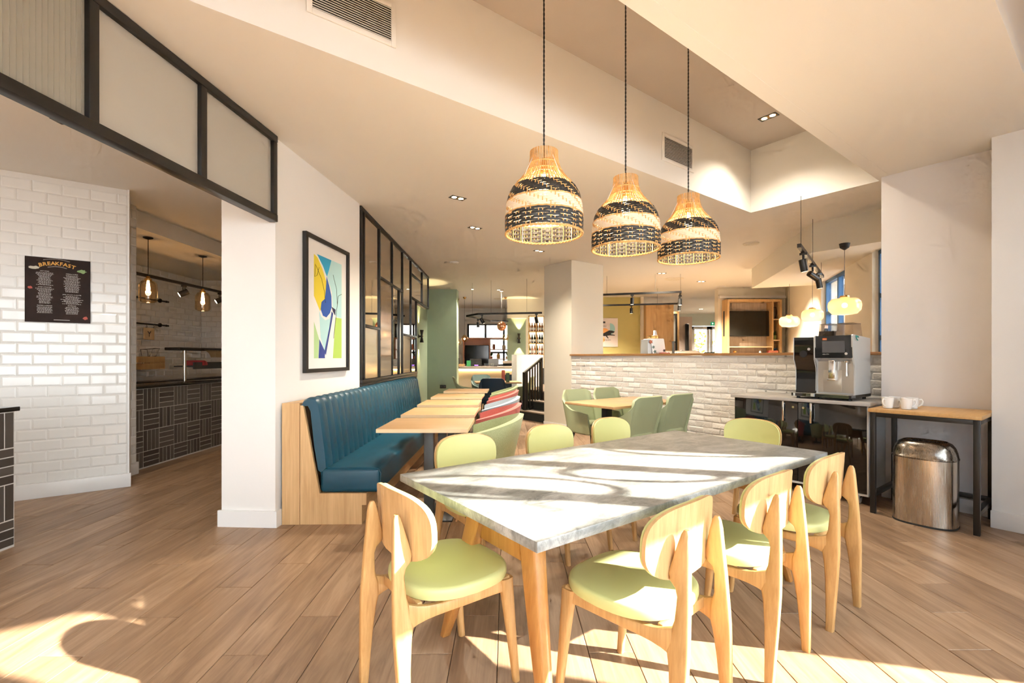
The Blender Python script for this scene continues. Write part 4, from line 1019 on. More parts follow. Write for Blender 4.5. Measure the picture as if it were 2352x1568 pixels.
# ================================================================== RATTAN PENDANTS
def make_rattan():
    t = thing('rattan_pendant', 'x', 'pendant light', (0, 0, 0), 0, 'rattan pendants over the marble table')
    prof = [(.082, .540), (.083, .50), (.090, .455), (.110, .405), (.145, .355), (.185, .305), (.210, .255), (.222, .20), (.228, .14), (.230, .07), (.228, .0)]
    def rad(z):
        for (r1, z1), (r0, z0) in zip(prof[:-1], prof[1:]):
            if z0 <= z <= z1: q = (z-z0)/(z1-z0); return r0 + (r1-r0)*q
        return prof[0][0] if z > .5 else prof[-1][0]
    NR = 60; bm = BM()
    zs = [.545 - .545*k/26 for k in range(27)]
    for k in range(NR):
        a = 2*math.pi*k/NR; tw = rnd.uniform(-.02, .02)
        tube(bm, [Vector((rad(z)*math.cos(a+tw*math.sin(z*20)), rad(z)*math.sin(a+tw*math.sin(z*20)), z)) for z in zs], .0030, 5)
    O('rib_cage', bm, MT['rattan'], t, sharp=80, kind='stuff')
    for z, r_ in ((.455, .003), (.405, .0035), (.330, .003), (.205, .004), (.118, .004)):
        bm = BM(); tube(bm, [Vector(((rad(z)+.003)*math.cos(a), (rad(z)+.003)*math.sin(a), z)) for a in [2*math.pi*k/48 for k in range(48)]], r_, 6, True); O('binding_ring', bm, MT['rattan'], t)
    def band(z0, z1, n, mat, nm, slope, over, per):
        dz = (z1-z0)/n
        for i in range(n):
            zc = z0 + dz*(i+.5); bm = BM(); seg = NR*2; up = []; lo = []
            for k in range(seg):
                a = 2*math.pi*k/seg; kk = (k//2 + i*slope) % per
                off = .0055 if kk < over else -.0045
                if k % 2 and ((k//2 + 1 + i*slope) % per < over) != (kk < over): off = .0005
                hz = dz*.46; wob = .0012*math.sin(k*1.7+i)
                for lst_, z in ((up, zc+hz+wob), (lo, zc-hz+wob)):
                    r_ = rad(max(0, z)) + off
                    lst_.append(Vector((r_*math.cos(a), r_*math.sin(a), z)))
            V = [[bm.verts.new(p) for p in l_] for l_ in (lo, up)]
            fs = [bm.faces.new((V[0][k], V[0][(k+1) % seg], V[1][(k+1) % seg], V[1][k])) for k in range(seg)]
            bmesh.ops.recalc_face_normals(bm, faces=fs); bmesh.ops.solidify(bm, geom=fs, thickness=.0018)
            O(nm, bm, mat, t, sharp=80)
    band(.212, .302, 7, MT['strip_black'], 'black_strip', 1, 4, 6)
    band(.122, .202, 7, MT['strip_white'], 'white_strip', 1, 4, 6)
    band(.012, .114, 7, MT['strip_black'], 'black_strip', 3, 4, 6)
    bm = BM(); 
    for ph in (0, 1):
        tube(bm, [Vector(((.230+.004*math.cos(a*30+ph*3.14))*math.cos(a), (.230+.004*math.cos(a*30+ph*3.14))*math.sin(a), .004+.004*math.sin(a*30+ph*3.14))) for a in [2*math.pi*k/240 for k in range(240)]], .0045, 5, True)
    O('plaited_rim', bm, MT['rattan'], t, sharp=80)
    bm = BM()
    for k in range(4):
        a = math.pi/2*k + .6; tube(bm, [Vector((.222*math.cos(a), .222*math.sin(a), .0)), Vector((.218*math.cos(a), .218*math.sin(a), .2)), Vector((.080*math.cos(a), .080*math.sin(a), .50))], .002, 5)
    tube(bm, [Vector((.07*math.cos(a), .07*math.sin(a), .40)) for a in [2*math.pi*k/24 for k in range(24)]], .002, 5, True)
    O('wire_frame', bm, MT['white_plastic'], t)
    bm = BM(); lathe(bm, [(.0, .50), (.014, .50), (.020, .47), (.022, .41), (.018, .40), (.0, .40)], 16); O('lamp_holder', bm, MT['brass'], t)
    bm = BM(); lathe(bm, [(.0, .40), (.012, .395), (.014, .37), (.028, .32), (.030, .29), (.020, .262), (.0, .255)], 16); O('bulb', bm, MT['bulb'], t)
    l = bpy.data.lights.new('rattan_lamp', 'POINT'); l.energy = 7; l.color = (1, .80, .55); l.shadow_soft_size = .035
    lo_ = bpy.data.objects.new('lamp_light', l); link(lo_, t); lo_.location = (0, 0, .225)
    bm = BM(); n = 160
    for ph in (0, math.pi): tube(bm, [Vector((.0028*math.cos(k*.9+ph), .0028*math.sin(k*.9+ph), .50 + (1.895-.50)*k/n)) for k in range(n+1)], .0032, 5)
    O('twisted_cord', bm, MT['black'], t, sharp=80)
    bm = BM(); lathe(bm, [(0, 1.902), (.022, 1.902), (.020, 1.888), (.008, 1.882), (0, 1.882)], 18); O('ceiling_rose', bm, MT['coffer'], t)
    return t
rat = make_rattan()
for i, (px, Z, z0, lab) in enumerate(((1249.5, 2.70, 2.010, 'black and white banded rattan pendant nearest the blue bench'), (1437, 3.12, 2.022, 'black and white banded rattan pendant in the middle of three'), (1581, 3.555, 2.050, 'black and white banded rattan pendant nearest the coffee machine'))):
    c = rat if i == 0 else copy_tree(rat)
    c.location = at(px, Z, z0); c['label'] = lab; c.rotation_euler = (0, 0, i*1.3); c.scale = (.965, .965, .89)

# ================================================================== COFFEE STATION
t = thing('coffee_cabinet', 'gloss black two door cabinet with grey worktop under the coffee machine', 'cabinet', ab(4.90, 1.378), GA)
CLn, CD = 1.185, .62
bm = BM(); box(bm, .02, CD, .012, CLn, .10, .872); body = O('body', bm, MT['silver'], t)
bm = BM(); box(bm, .0, CD-.0, .0, .012, .085, .872); O('end_panel', bm, MT['silver'], t)
bm = BM(); box(bm, .018, CD, .012, CLn, .085, .10); box(bm, -.004, .02, .0, CLn, .082, .10); O('base_rail', bm, MT['silver'], t)
for k, (y0, y1, hy_) in enumerate(((.014, .562, .435), (.566, CLn, .680))):
    bm = BM(); box(bm, 0, .018, y0, y1, .102, .870, .002); d = O('door', bm, MT['gloss_black'], t)
    bm = BM(); box(bm, -.028, -.018, hy_-.0, hy_+.018, .675, .868, .003); box(bm, -.02, 0, hy_, hy_+.018, .70, .712); box(bm, -.02, 0, hy_, hy_+.018, .84, .852); O('handle', bm, MT['chrome'], d)
    ly = .515 if k == 0 else .605
    bm = BM(); cyl(bm, (0, ly, .815), (-.006, ly, .815), .011, None, 16); O('lock', bm, MT['chrome'], d)
bm = BM(); box(bm, -.03, CD+.02, -.02, CLn+.03, .872, .902, .003); O('worktop', bm, MT['worktop'], t, label='grey laminate worktop')
for x in (.07, .55):
    for y in (.09, 1.08):
        bm = BM(); cyl(bm, (x, y-.012, .042), (x, y+.012, .042), .042, None, 20); c = O('castor', bm, MT['white_plastic'], t)
        bm = BM(); box(bm, x-.02, x+.02, y-.016, y+.016, .05, .085); O('fork', bm, MT['chrome'], c)

# coffee machine: local x towards the wall, y along the cabinet (b increasing = to the left in the picture)
t = thing('coffee_machine', 'silver and black bean to cup coffee machine with touch screen and bean hoppers', 'coffee machine', ab(4.965, 1.515, .902), GA)
W, D = .312, .47
z0 = .045
side = [(.045, 0), (D, 0), (D, .535), (.012, .56), (.0, .55), (.012, .345), (.035, .31), (.06, .27), (.068, .22), (.062, .03)]
for y0, y1, nm in ((.0, .012, 'side_panel'), (W-.012, W, 'side_panel')):
    bm = BM(); slab(bm, side, Vector((0, y0, z0)), XV, ZV, YV, 0, y1-y0); O(nm, bm, MT['silver'], t)
bm = BM(); box(bm, .07, D-.002, .012, W-.012, 0+z0, .535+z0); O('body', bm, MT['silver'], t)
bm = BM(); slab(bm, [(.002, .553), (.010, .345), (.07, .345), (.07, .553)], Vector((0, .006, z0)), XV, ZV, YV, 0, W-.012); fp = O('front_panel', bm, MT['gloss_black'], t)
fx, fz = Vector((.010-.002, 0, .345-.553)).normalized(), None
def onface(q, off=.0015): return Vector((.002 + (.010-.002)*q - off, 0, z0 + .553 + (.345-.553)*q))
def fslab(y0, y1, q0, q1, mat, nm, off=.0015):
    bm = BM(); p0, p1 = onface(q0, off), onface(q1, off)
    vs_ = [Vector((p0.x, y0, p0.z)), Vector((p0.x, y1, p0.z)), Vector((p1.x, y1, p1.z)), Vector((p1.x, y0, p1.z))]
    lo = [bm.verts.new(v + Vector((.0014, 0, 0))) for v in vs_]; hi = [bm.verts.new(v) for v in vs_]
    bm.faces.new(lo); bm.faces.new(hi[::-1])
    for i in range(4): bm.faces.new((lo[i], lo[(i+1) % 4], hi[(i+1) % 4], hi[i]))
    return O(nm, bm, mat, fp)
fslab(.062, .245, .24, .76, MT['screen_grey'], 'display')
lg = fslab(.205, .242, .10, .195, flat('orange_badge', (.75, .16, .03)), 'badge', .0018)
bm = BM(); box(bm, .0005, .0012, 0, .001, 0, .001)
bm.free()
text_mesh('badge_text', 'Melitta', .0098, flat('badge_ink', (.85, .6, .45)), fp, (-.0016, .2235, z0 + .517), (R(90), 0, R(-90)))
text_mesh('model_text', 'cafina XT6', .0125, MT['white_plastic'], fp, (.0055, .216, z0 + .377), (R(90), 0, R(-90)))
bm = BM(); cyl(bm, (.008, .052, z0+.385), (.003, .052, z0+.385), .012, None, 20); O('button', bm, MT['chrome'], fp)
bm = BM(); slab(bm, [(.02, .345), (.07, .345), (.10, .335), (.10, .30), (.06, .315)], Vector((0, .012, z0)), XV, ZV, YV, 0, W-.024); O('spout_hood', bm, MT['silver'], t)
bm = BM(); slab(bm, [(.10, .33), (.135, .27), (.135, .03), (.075, .02), (.075, .335)], Vector((0, .012, z0)), XV, ZV, YV, 0, .02); 
O('recess_cheek', bm, MT['silver'], t)
bm = BM(); box(bm, .066, .0695, .012, W-.012, z0+.02, z0+.33); O('recess_back', bm, plain('champagne_steel', (.50, .46, .41), .35, metal=.6), t)
bm = BM(); box(bm, .063, .066, .105, .255, z0+.03, z0+.23, .001); O('waste_flap', bm, plain('champagne_flap', (.55, .51, .46), .3, metal=.6), t)
bm = BM(); box(bm, .0, .062, .140, .195, z0+.15, z0+.325, .008, 3); s_ = O('spout', bm, MT['chrome'], t)
bm = BM(); box(bm, -.005, .05, .133, .202, z0+.135, z0+.155, .004); O('spout_nozzle', bm, MT['chrome'], s_)
bm = BM(); cyl(bm, (.035, .058, z0+.31), (.035, .058, z0+.20), .006, None, 12); cyl(bm, (.035, .058, z0+.205), (.035, .058, z0+.18), .010, None, 12); lathe(bm, [(0, .318+z0), (.018, .318+z0), (.016, .305+z0), (0, .30+z0)], 16, (.035, .058, 0)); O('steam_wand', bm, MT['chrome'], t)
# milk cooler unit
ML = .178
csh = [(.05, 0), (D-.08, 0), (D-.08, .53), (.008, .545), (.012, .33), (.03, .30), (.055, .25), (.06, .20), (.055, .03)]
bm = BM(); slab(bm, csh, Vector((0, W+.002, z0)), XV, ZV, YV, 0, ML); cu = O('milk_cooler', bm, MT['gloss_black'], t, label='gloss black milk cooler side unit')
bm = BM(); slab(bm, [(q[0]-.003, q[1]) for q in csh[3:]] + [(csh[k][0], csh[k][1]) for k in (8,)], Vector((0, W+ML-.0, z0)), XV, ZV, YV, 0, .004) ; bm.free()
bm = BM(); tube(bm, [Vector((q[0]-.002, W+ML+.003, z0+q[1])) for q in csh[3:]], .004, 6); tube(bm, [Vector((q[0]-.003, W+.002, z0+q[1])) for q in csh[3:]], .004, 6); O('chrome_strip', bm, MT['silver'], cu)
bm = BM(); cyl(bm, (.012, W+.045, z0+.43), (.002, W+.045, z0+.43), .013, None, 20); O('lock', bm, MT['chrome'], cu)
bm = BM(); cyl(bm, (.012, W+.095, z0+.385), (.006, W+.095, z0+.385), .034, None, 24); O('viewing_port', bm, MT['screen'], cu)
# drip tray, feet
bm = BM(); pts = [(-.06, .012), (-.045, -.004), (D, -.004), (D, W+ML+.006), (-.04, W+ML+.006), (-.06, W+ML-.02), (-.035, W+.01)]
prism(bm, pts, z0-.022, z0+.006); O('drip_tray', bm, MT['gloss_black'], t)
bm = BM(); prism(bm, [(-.04, .012), (.05, .012), (.05, W+ML-.01), (-.03, W+ML-.01)], z0+.006, z0+.010); O('drip_grid', bm, MT['steel'], t)
bm = BM(); prism(bm, [(-.062, W-.02), (-.02, W-.02), (-.02, W+.012), (-.045, W+.012)], z0-.02, z0+.009); O('tray_divider', bm, MT['silver'], t)
for x in (.03, .40):
    for y in (.03, .27, .46):
        bm = BM(); cyl(bm, (x, y, 0), (x, y, z0-.02), .016, .013, 14); O('foot', bm, MT['rubber'], t)
# hoppers
def hopper(y0, y1, nm, fill):
    bm = BM(); ta = .012
    rings = [[Vector((.07, y0, z0+.535)), Vector((.30, y0, z0+.535)), Vector((.30, y1, z0+.535)), Vector((.07, y1, z0+.535))], [Vector((.08, y0+ta, z0+.665)), Vector((.29, y0+ta, z0+.665)), Vector((.29, y1-ta, z0+.665)), Vector((.08, y1-ta, z0+.665))]]
    loft(bm, rings); h_ = O(nm, bm, MT['smoke'], t)
    bm = BM(); box(bm, .078, .292, y0+ta-.002, y1-ta+.002, z0+.665, z0+.672, .002); O('lid', bm, MT['smoke'], h_)
    bm = BM(); box(bm, .080, .285, y0+.006, y1-.008, z0+.537, z0+(.60 if fill else .553)); O('contents', bm, MT['beans'] if fill else MT['white_plastic'], h_)
hopper(.165, .305, 'bean_hopper', True); hopper(.012, .158, 'powder_hopper', False)
t2 = thing('teal_bow', 'small knotted teal ribbon on the corner of the coffee machine', 'ribbon', ab(4.965, 1.515, .902) + UU*.09 + VV*.004 + ZV*(.580), GA)
bm = BM(); tube(bm, [(0, 0, .0), (.02, -.01, .012), (.03, -.014, .0), (0, 0, 0)], .004, 6); tube(bm, [(0, 0, 0), (-.02, -.01, .015), (-.028, -.012, .002), (0, 0, 0)], .004, 6); O('loops', bm, flat('teal_ribbon', (.02, .30, .27)), t2)
bm = BM(); tube(bm, [(0, 0, .0), (.006, -.016, -.03)], .004, 6); tube(bm, [(0, 0, 0), (-.008, -.016, -.024)], .004, 6); O('tails', bm, bpy.data.materials['teal_ribbon'], t2)

# ================================================================== CONSOLE TABLE, MUGS, BIN
t = thing('console_table', 'narrow oak topped console table on a black steel frame', 'table', ab(4.725, .665), GA)
CW, CDp, CH_ = .655, .605, .872
bm = BM(); box(bm, -.012, CDp+.006, -.012, CW+.012, CH_-.029, CH_, .002); O('table_top', bm, MT['console_oak'], t)
s = .036; zt = CH_-.030
for x in (0, CDp-s):
    for y in (0, CW-s):
        bm = BM(); box(bm, x, x+s, y, y+s, 0, zt, .002); O('leg', bm, MT['black'], t)
    bm = BM(); box(bm, x, x+s, s, CW-s, zt-s, zt, .002); O('top_rail', bm, MT['black'], t)
for y in (0, CW-s):
    bm = BM(); box(bm, s, CDp-s, y, y+s, zt-s, zt, .002); O('top_rail', bm, MT['black'], t)
    bm = BM(); box(bm, s, CDp-s, y, y+s, .14, .14+s, .002); O('stretcher', bm, MT['black'], t)
bm = BM(); box(bm, CDp-s, CDp, s, CW-s, .14, .14+s, .002); O('stretcher', bm, MT['black'], t)
def mug(a, b, hr, lab):
    t = thing('mug', lab, 'mug', ab(a, b, CH_+.0005), hr, 'white mugs on the console table')
    bm = BM(); lathe(bm, [(.028, 0), (.033, .004), (.037, .03), (.042, .088), (.043, .092), (.040, .092), (.034, .03), (.028, .012), (.0, .010), (0, 0)], 28); O('cup', bm, MT['ceramic'], t)
    bm = BM(); tube(bm, [(.039, 0, .075), (.058, 0, .078), (.066, 0, .062), (.062, 0, .04), (.046, 0, .024), (.036, 0, .022)], [.006, .0065, .0065, .006, .005, .005], 10); O('handle', bm, MT['ceramic'], t)
mug(4.86, 1.235, R(200), 'white mug with its handle towards the coffee machine'); mug(4.87, 1.115, R(-20), 'white mug in front with its handle towards the pillar')
mug(4.965, 1.215, R(80), 'white mug behind the one with its handle towards the coffee machine'); mug(4.975, 1.10, R(-30), 'white mug behind the front one with pillar side handle')
# bin: stadium plan with rounded top
t = thing('waste_bin', 'brushed stainless open top oval bin under the console table', 'bin', ab(4.80, .985), GA)
def stad(sc, inset=0.0, n=48):
    out = []
    for j in range(n):
        c, s_ = sell(2*math.pi*j/n, 2.7); out.append((c*(.155-inset)*sc, s_*(.195-inset)*sc))
    return out
def ring(sc, z, inset=0.0): return [Vector((x, y, z)) for x, y in stad(sc, inset)]
bm = BM(); loft(bm, [ring(1, .012), ring(1, .50), ring(1, .512)]); O('body', bm, MT['steel'], t, sharp=30)
bm = BM(); loft(bm, [ring(1.01, 0), ring(1.012, .010), ring(1, .014)]); O('base_ring', bm, MT['rubber'], t)
bm = BM(); prof_ = [(0, .514), (-.004, .516), (-.004, .524), (0, .528), (.004, .56), (.016, .60), (.036, .630), (.062, .645), (.080, .645), (.088, .636), (.088, .60)]
rs = [ring(1, z, i_) for i_, z in prof_]
loft(bm, rs, cap=False); bmesh.ops.solidify(bm, geom=bm.faces[:], thickness=.003); O('lid', bm, MT['steel'], t, sharp=40)
bm = BM(); loft(bm, [ring(1, .50, .012), ring(1, .52, .012)]); O('liner', bm, MT['rubber'], t)

# ================================================================== CEILING FITTINGS
def downlight(p, rz, n, lab, power=30, zc=ZC, drop=True, spot=True):
    t = thing('downlight', lab, 'ceiling light', (p.x, p.y, zc), rz)
    w = .17 if n == 2 else .09
    bm = BM()
    box(bm, -w/2, w/2, -.045, -.036, -.006, -.001); box(bm, -w/2, w/2, .036, .045, -.006, -.001); box(bm, -w/2, -w/2+.009, -.036, .036, -.006, -.001); box(bm, w/2-.009, w/2, -.036, .036, -.006, -.001); O('bezel', bm, MT['dark_steel'], t)
    bm = BM(); box(bm, -w/2+.009, w/2-.009, -.036, .036, -.003, -.001); O('back_plate', bm, MT['brass'], t)
    for k in range(n):
        x = 0 if n == 1 else (-.04, .04)[k]
        bm = BM(); cyl(bm, (x, 0, -.0045), (x, 0, -.003), .026, None, 18); O('lamp', bm, MT['lens'], t)
    if spot:
        l = bpy.data.lights.new('downlight_beam', 'SPOT'); l.energy = power; l.color = (1, .88, .70); l.spot_size = R(125); l.spot_blend = .9; l.shadow_soft_size = .05
        o = bpy.data.objects.new('beam', l); link(o, t); o.location = (0, 0, -.02)
def cpt(px, py, zc=ZC): Z = F*(zc-EYE)/(HY-py); return at(px, Z, 0)
downlight(cpt(1051, 454), GA, 2, 'twin downlight between the picture wall and the bench side pendant', 140)
downlight(cpt(1091, 523), GA, 2, 'twin downlight over the row of tub chairs', 140)
downlight(cpt(1238, 576), GA, 2, 'twin downlight beside the pale column', 130)
downlight(cpt(1765, 268, 3.70), GA+R(90), 2, 'twin downlight inside the ceiling coffer', 90, 3.70)
downlight(cpt(1085, 664), 0, 1, 'single downlight over the far bench tables', 150)
downlight(Vector((-.3, 11.6, 0)), 0, 2, 'added twin fill downlight above the bar front', 240)  # downlights from here on are added to brighten the deeper rooms
downlight(Vector((-3.2, 3.3, 0)), 0, 1, 'added single fill downlight before the metro tile wall', 25)
downlight(Vector((-3.1, 6.6, 0)), 0, 1, 'added single fill downlight in the servery passage', 25)
downlight(Vector((4.9, 14.6, 0)), 0, 2, 'added twin fill downlight before the exit doors', 700)
downlight(Vector((3.0, 9.3, 0)), 0, 2, 'added twin fill downlight over the raised floor', 700)
downlight(Vector((-4.6, 14.0, 0)), 0, 2, 'added twin fill downlight above the bar end', 240)
downlight(ab(3.7, 3.75), GA, 1, 'added single fill downlight over the sage bucket chairs', 150)  # added and placed to light the bucket chairs and brick wall
def disc(px, py, r, nm, lab, mat, rings=1):
    p = cpt(px, py); t = thing(nm, lab, 'ceiling fitting', (p.x, p.y, ZC), 0)
    bm = BM(); lathe(bm, [(0, -.001), (r, -.001), (r, -.008), (r*.9, -.014), (r*.55, -.016), (0, -.016)], 32); O('rim', bm, mat, t)
    bm = BM()
    for q in range(rings+1): tube(bm, [Vector((r*(.35+.25*q)*math.cos(a), r*(.35+.25*q)*math.sin(a), -.0165)) for a in [2*math.pi*k/28 for k in range(28)]], .003, 5, True)
    O('grille_ring', bm, MT['cream'], t)
disc(1548, 640, .20, 'ceiling_speaker', 'large round ceiling diffuser above the raised floor', MT['cream']); disc(1725, 559, .11, 'ceiling_speaker', 'round ceiling speaker beside the ceiling drop', MT['cream'])
disc(1043, 602, .085, 'smoke_detector', 'round smoke detector near the column', MT['white_plastic']); disc(1150, 686, .20, 'ceiling_speaker', 'round ceiling speaker near the bar track', MT['cream']); disc(1655, 658, .12, 'smoke_detector', 'round detector above the television unit', MT['white_plastic'])
# air grilles in the coffer face
def grille(a0, a1, z0, z1, lab):
    t = thing('air_grille', lab, 'vent', ab(a0, 2.658, z0), GA, 'air grilles in the coffer face')
    w, h_ = a1-a0, z1-z0; f = .03
    for nm, x0, x1, q0, q1 in (('frame_side', 0, f, 0, h_), ('frame_side', w-f, w, 0, h_), ('frame_rail', f, w-f, 0, f), ('frame_rail', f, w-f, h_-f, h_)):
        bm = BM(); box(bm, x0, x1, -.012, 0, q0, q1, .003); O(nm, bm, MT['ceil'], t)
    bm = BM(); box(bm, f, w-f, -.003, -.0005, f, h_-f); O('duct', bm, MT['black_matt'], t)
    n = 15; p_ = (h_-2*f)/n
    for k in range(n):
        bm = BM(); z = f + p_*(k+.5); slab(bm, [(-.011, z-p_*.34), (-.009, z-p_*.36), (-.003, z+p_*.30), (-.005, z+p_*.34)], Vector((0, 0, 0)), YV, ZV, XV, f, w-f); O('louvre', bm, MT['ceil'], t)
grille(.605, 1.11, 3.155, 3.415, 'cream louvred air grille in the coffer nearest the picture wall'); grille(3.745, 4.268, 3.155, 3.42, 'cream louvred air grille in the coffer behind the pendants')
# unseen hoops added in the window bay to throw ring shadows on the table
for a, z, r_, lab in ((3.12, 2.27, .23, 'thin dark hoop added before the window mullion to cast a ring shadow'), (3.58, 2.13, .17, 'smaller dark hoop added in the window to cast a ring shadow'), (4.44, 2.24, .24, 'thin dark hoop added near the white pillar to cast a ring shadow')):
    t = thing('window_hoop', lab, 'hoop', ab(a, WB+.10, z), GA, 'hoops added in the window bay for ring shadows')
    bm = BM(); tube(bm, [Vector((r_*math.cos(q), 0, r_*math.sin(q))) for q in [2*math.pi*k/48 for k in range(48)]], .018, 8, True); O('ring', bm, MT['black'], t)
    bm = BM(); cyl(bm, (0, 0, r_), (0, 0, 3.499-z), .003, None, 6); O('cord', bm, MT['black'], t)

# ================================================================== STAIR RAILING
t = thing('stair_railing', 'black steel stair railing beside the dark steps', 'railing', ab(6.05, 7.66), GA)
bm = BM(); box(bm, -.03, .03, -.03, .03, 0, .97); O('newel_post', bm, MT['black'], t)
bm = BM(); box(bm, .42, .48, -.03, .03, .40, 1.27); O('newel_post', bm, MT['black'], t)
bm = BM(); slab(bm, [(-.03, .93), (.48, 1.25), (.48, 1.30), (-.03, .98)], Vector((0, 0, 0)), XV, ZV, YV, -.03, .03); O('handrail', bm, MT['black'], t)
bm = BM(); slab(bm, [(.03, .10), (.42, .36), (.42, .40), (.03, .14)], Vector((0, 0, 0)), XV, ZV, YV, -.02, .02); O('bottom_rail', bm, MT['black'], t)
for k in range(5):
    x = .07 + .072*k; bm = BM(); box(bm, x-.012, x+.012, -.012, .012, .12 + .66*(x-.03), .955 + .62*(x)); O('baluster', bm, MT['black'], t)
# white brick stub behind the stair with bottle shelves on it
bm = BM(); gbox(bm, 6.75, 7.5, 8.85, 9.05, 0, 1.36); struct('wall_stub', bm, MT['brick'], 'white brick stub wall behind the stair railing')

# ================================================================== BAR
t = thing('bar_counter', 'long bar with pale patterned front and glowing strip under a taupe top', 'bar', (-3.0, 12.0, 0), 0)
bm = BM(); box(bm, 0, 3.38, .05, .6, 0, 1.0); fb = O('front', bm, MT['hexfront'], t)
bm = BM(); box(bm, -.05, 3.43, -.03, .75, 1.0, 1.06, .005); O('bar_top', bm, MT['stone'], t)
bm = BM(); box(bm, 0, 3.38, .02, .045, .975, .995); O('led_strip', bm, MT['led'], t)
hx_ = BM()
for r_ in range(17):
    for k in range(46):
        x = 1.52 + .043*k + (.0215 if r_ % 2 else 0); z = .955 - .037*r_
        if x > 3.35: continue
        slab(hx_, [(x + .022*math.sin(q*math.pi/3), z + .022*math.cos(q*math.pi/3)) for q in range(6)], Vector((0, .05, 0)), XV, ZV, -YV, 0, .008)
O('hexagon_tiles', hx_, MT['hexfront'], fb, kind='stuff')
l = bpy.data.lights.new('bar_led', 'AREA'); l.shape = 'RECTANGLE'; l.size = 3.4; l.size_y = .02; l.energy = 8; l.color = (1, .70, .32)
lo = bpy.data.objects.new('led_light', l); link(lo, t); lo.location = (1.75, .03, .972); lo.rotation_euler = (0, 0, 0)
t = thing('bar_shelf_counter', 'raised taupe servery shelf at the staircase end of the bar', 'counter', (-.26, 12.75, 0), 0)
bm = BM(); box(bm, 0, .68, 0, .4, 1.13, 1.20, .004); O('shelf_top', bm, MT['stone'], t)
bm = BM(); box(bm, .02, .66, .05, .38, 0, 1.13); O('carcass', bm, MT['black_matt'], t)
# items along the bar
t = thing('cash_register', 'black till with lit purple display on the bar', 'till', (-.95, 12.3, 1.061), R(15))
bm = BM(); box(bm, -.16, .16, -.02, .2, 0, .05); slab(bm, [(0, .05), (.15, .05), (.10, .20), (.0, .17)], Vector((-.15, 0, 0)), YV, ZV, XV, 0, .30); O('case', bm, MT['black_matt'], t)
bm = BM(); box(bm, -.05, .05, -.024, -.02, .015, .04); O('display', bm, emit('violet_display', (.25, .12, .8), 1.2), t)
t = thing('leaflet_holder', 'green leaflet stand on the bar', 'stand', (-1.14, 12.2, 1.061), 0)
bm = BM(); box(bm, -.055, .055, 0, .01, 0, .15); O('leaflet', bm, MT['green_card'], t); bm = BM(); box(bm, -.055, .055, .01, .06, 0, .012); O('foot', bm, MT['green_card'], t)
for k in range(6):
    t = thing('beer_glass', 'clear tumbler standing in the cluster on the bar', 'glass', (-.72 + .045*k, 12.25 + .03*(k % 2), 1.061), 0, 'tumblers on the bar')
    bm = BM(); lathe(bm, [(.016, 0), (.019, .075), (.017, .075), (.015, .006), (0, .006)], 12); O('tumbler', bm, MT['clear'], t); bm = BM(); lathe(bm, [(0, .0), (.0165, .0), (.0165, .005), (0, .005)], 12); O('base', bm, MT['chrome'], t)
t = thing('tablet_stand', 'grey tablet propped on the bar behind the tumblers', 'tablet', (-.50, 12.45, 1.061), R(-10))
bm = BM(); slab(bm, [(0, .02), (.008, .02), (.05, .19), (.042, .19)], Vector((-.14, 0, 0)), YV, ZV, XV, 0, .28); O('screen', bm, MT['screen_grey'], t); bm = BM(); box(bm, -.08, .08, 0, .12, 0, .02); O('stand_base', bm, MT['black_matt'], t)
t = thing('pastry_tray', 'wooden pastry tray at the green wall end of the bar', 'tray', (-1.45, 12.25, 1.061), 0)
bm = BM(); box(bm, -.2, .2, -.1, .12, 0, .015); box(bm, -.2, .2, -.1, -.09, .015, .06); box(bm, -.2, .2, .11, .12, .015, .06); O('tray', bm, MT['panel_oak'], t); bm = BM(); box(bm, -.19, .19, -.09, .11, .015, .05, .01); O('pastries', bm, MT['terracotta'], t)
t = thing('coffee_grinder', 'dark coffee grinder beside the pastry tray', 'grinder', (-1.55, 12.5, 1.061), 0)
bm = BM(); box(bm, -.12, .12, -.1, .1, 0, .22, .01); O('case', bm, MT['black_matt'], t); bm = BM(); lathe(bm, [(0, .22), (.05, .22), (.09, .36), (0, .36)], 16); O('hopper', bm, MT['smoke'], t)
# television in its copper coloured frame and display shelves
t = thing('bar_display_unit', 'pinkish framed back bar unit holding a television and open shelves', 'shelving', (-1.50, 14.2, 0), 0)
pk = plain('pink_oak', (.62, .28, .18), .5)
for nm, x0, x1, z0, z1 in (('upright', 0, .035, .9, 1.86), ('upright', .80, .835, .9, 1.86), ('upright', 1.42, 1.47, .9, 1.86), ('top_shelf', 0, 1.47, 1.86, 1.90), ('shelf', .835, 1.42, 1.52, 1.545), ('shelf', .835, 1.42, 1.23, 1.255), ('base', 0, 1.47, 0, .98)):
    bm = BM(); box(bm, x0, x1, 0, .3, z0, z1); O(nm, bm, pk if nm != 'base' else MT['black_matt'], t)
bm = BM(); box(bm, .035, .80, .26, .30, .98, 1.86); O('back_panel', bm, pk, t)
t = thing('television', 'black television inside the pinkish back bar unit', 'television', (-1.08, 14.36, 1.05), 0)
bm = BM(); box(bm, -.37, .37, 0, .05, 0, .62, .006); O('casing', bm, MT['black_matt'], t); bm = BM(); box(bm, -.355, .355, -.003, 0, .02, .605); O('screen', bm, MT['screen'], t)
def vase(nm, p, prof, mat, lab, cat='vase', extra=None):
    t = thing(nm, lab, cat, p, 0); bm = BM(); lathe(bm, prof, 18); O('body', bm, mat, t)
    bm = BM(); lathe(bm, [(prof[-1][0]*.6, prof[-1][1]), (prof[-1][0]*1.05, prof[-1][1]), (prof[-1][0]*1.05, prof[-1][1]+.006), (prof[-1][0]*.6, prof[-1][1]+.006)], 18); O('rim', bm, mat, t)
    return t
vase('vase', (-.56, 14.3, 1.546), [(.0, 0), (.04, 0), (.045, .08), (.04, .15)], MT['terracotta'], 'brown vase on the upper back bar shelf')
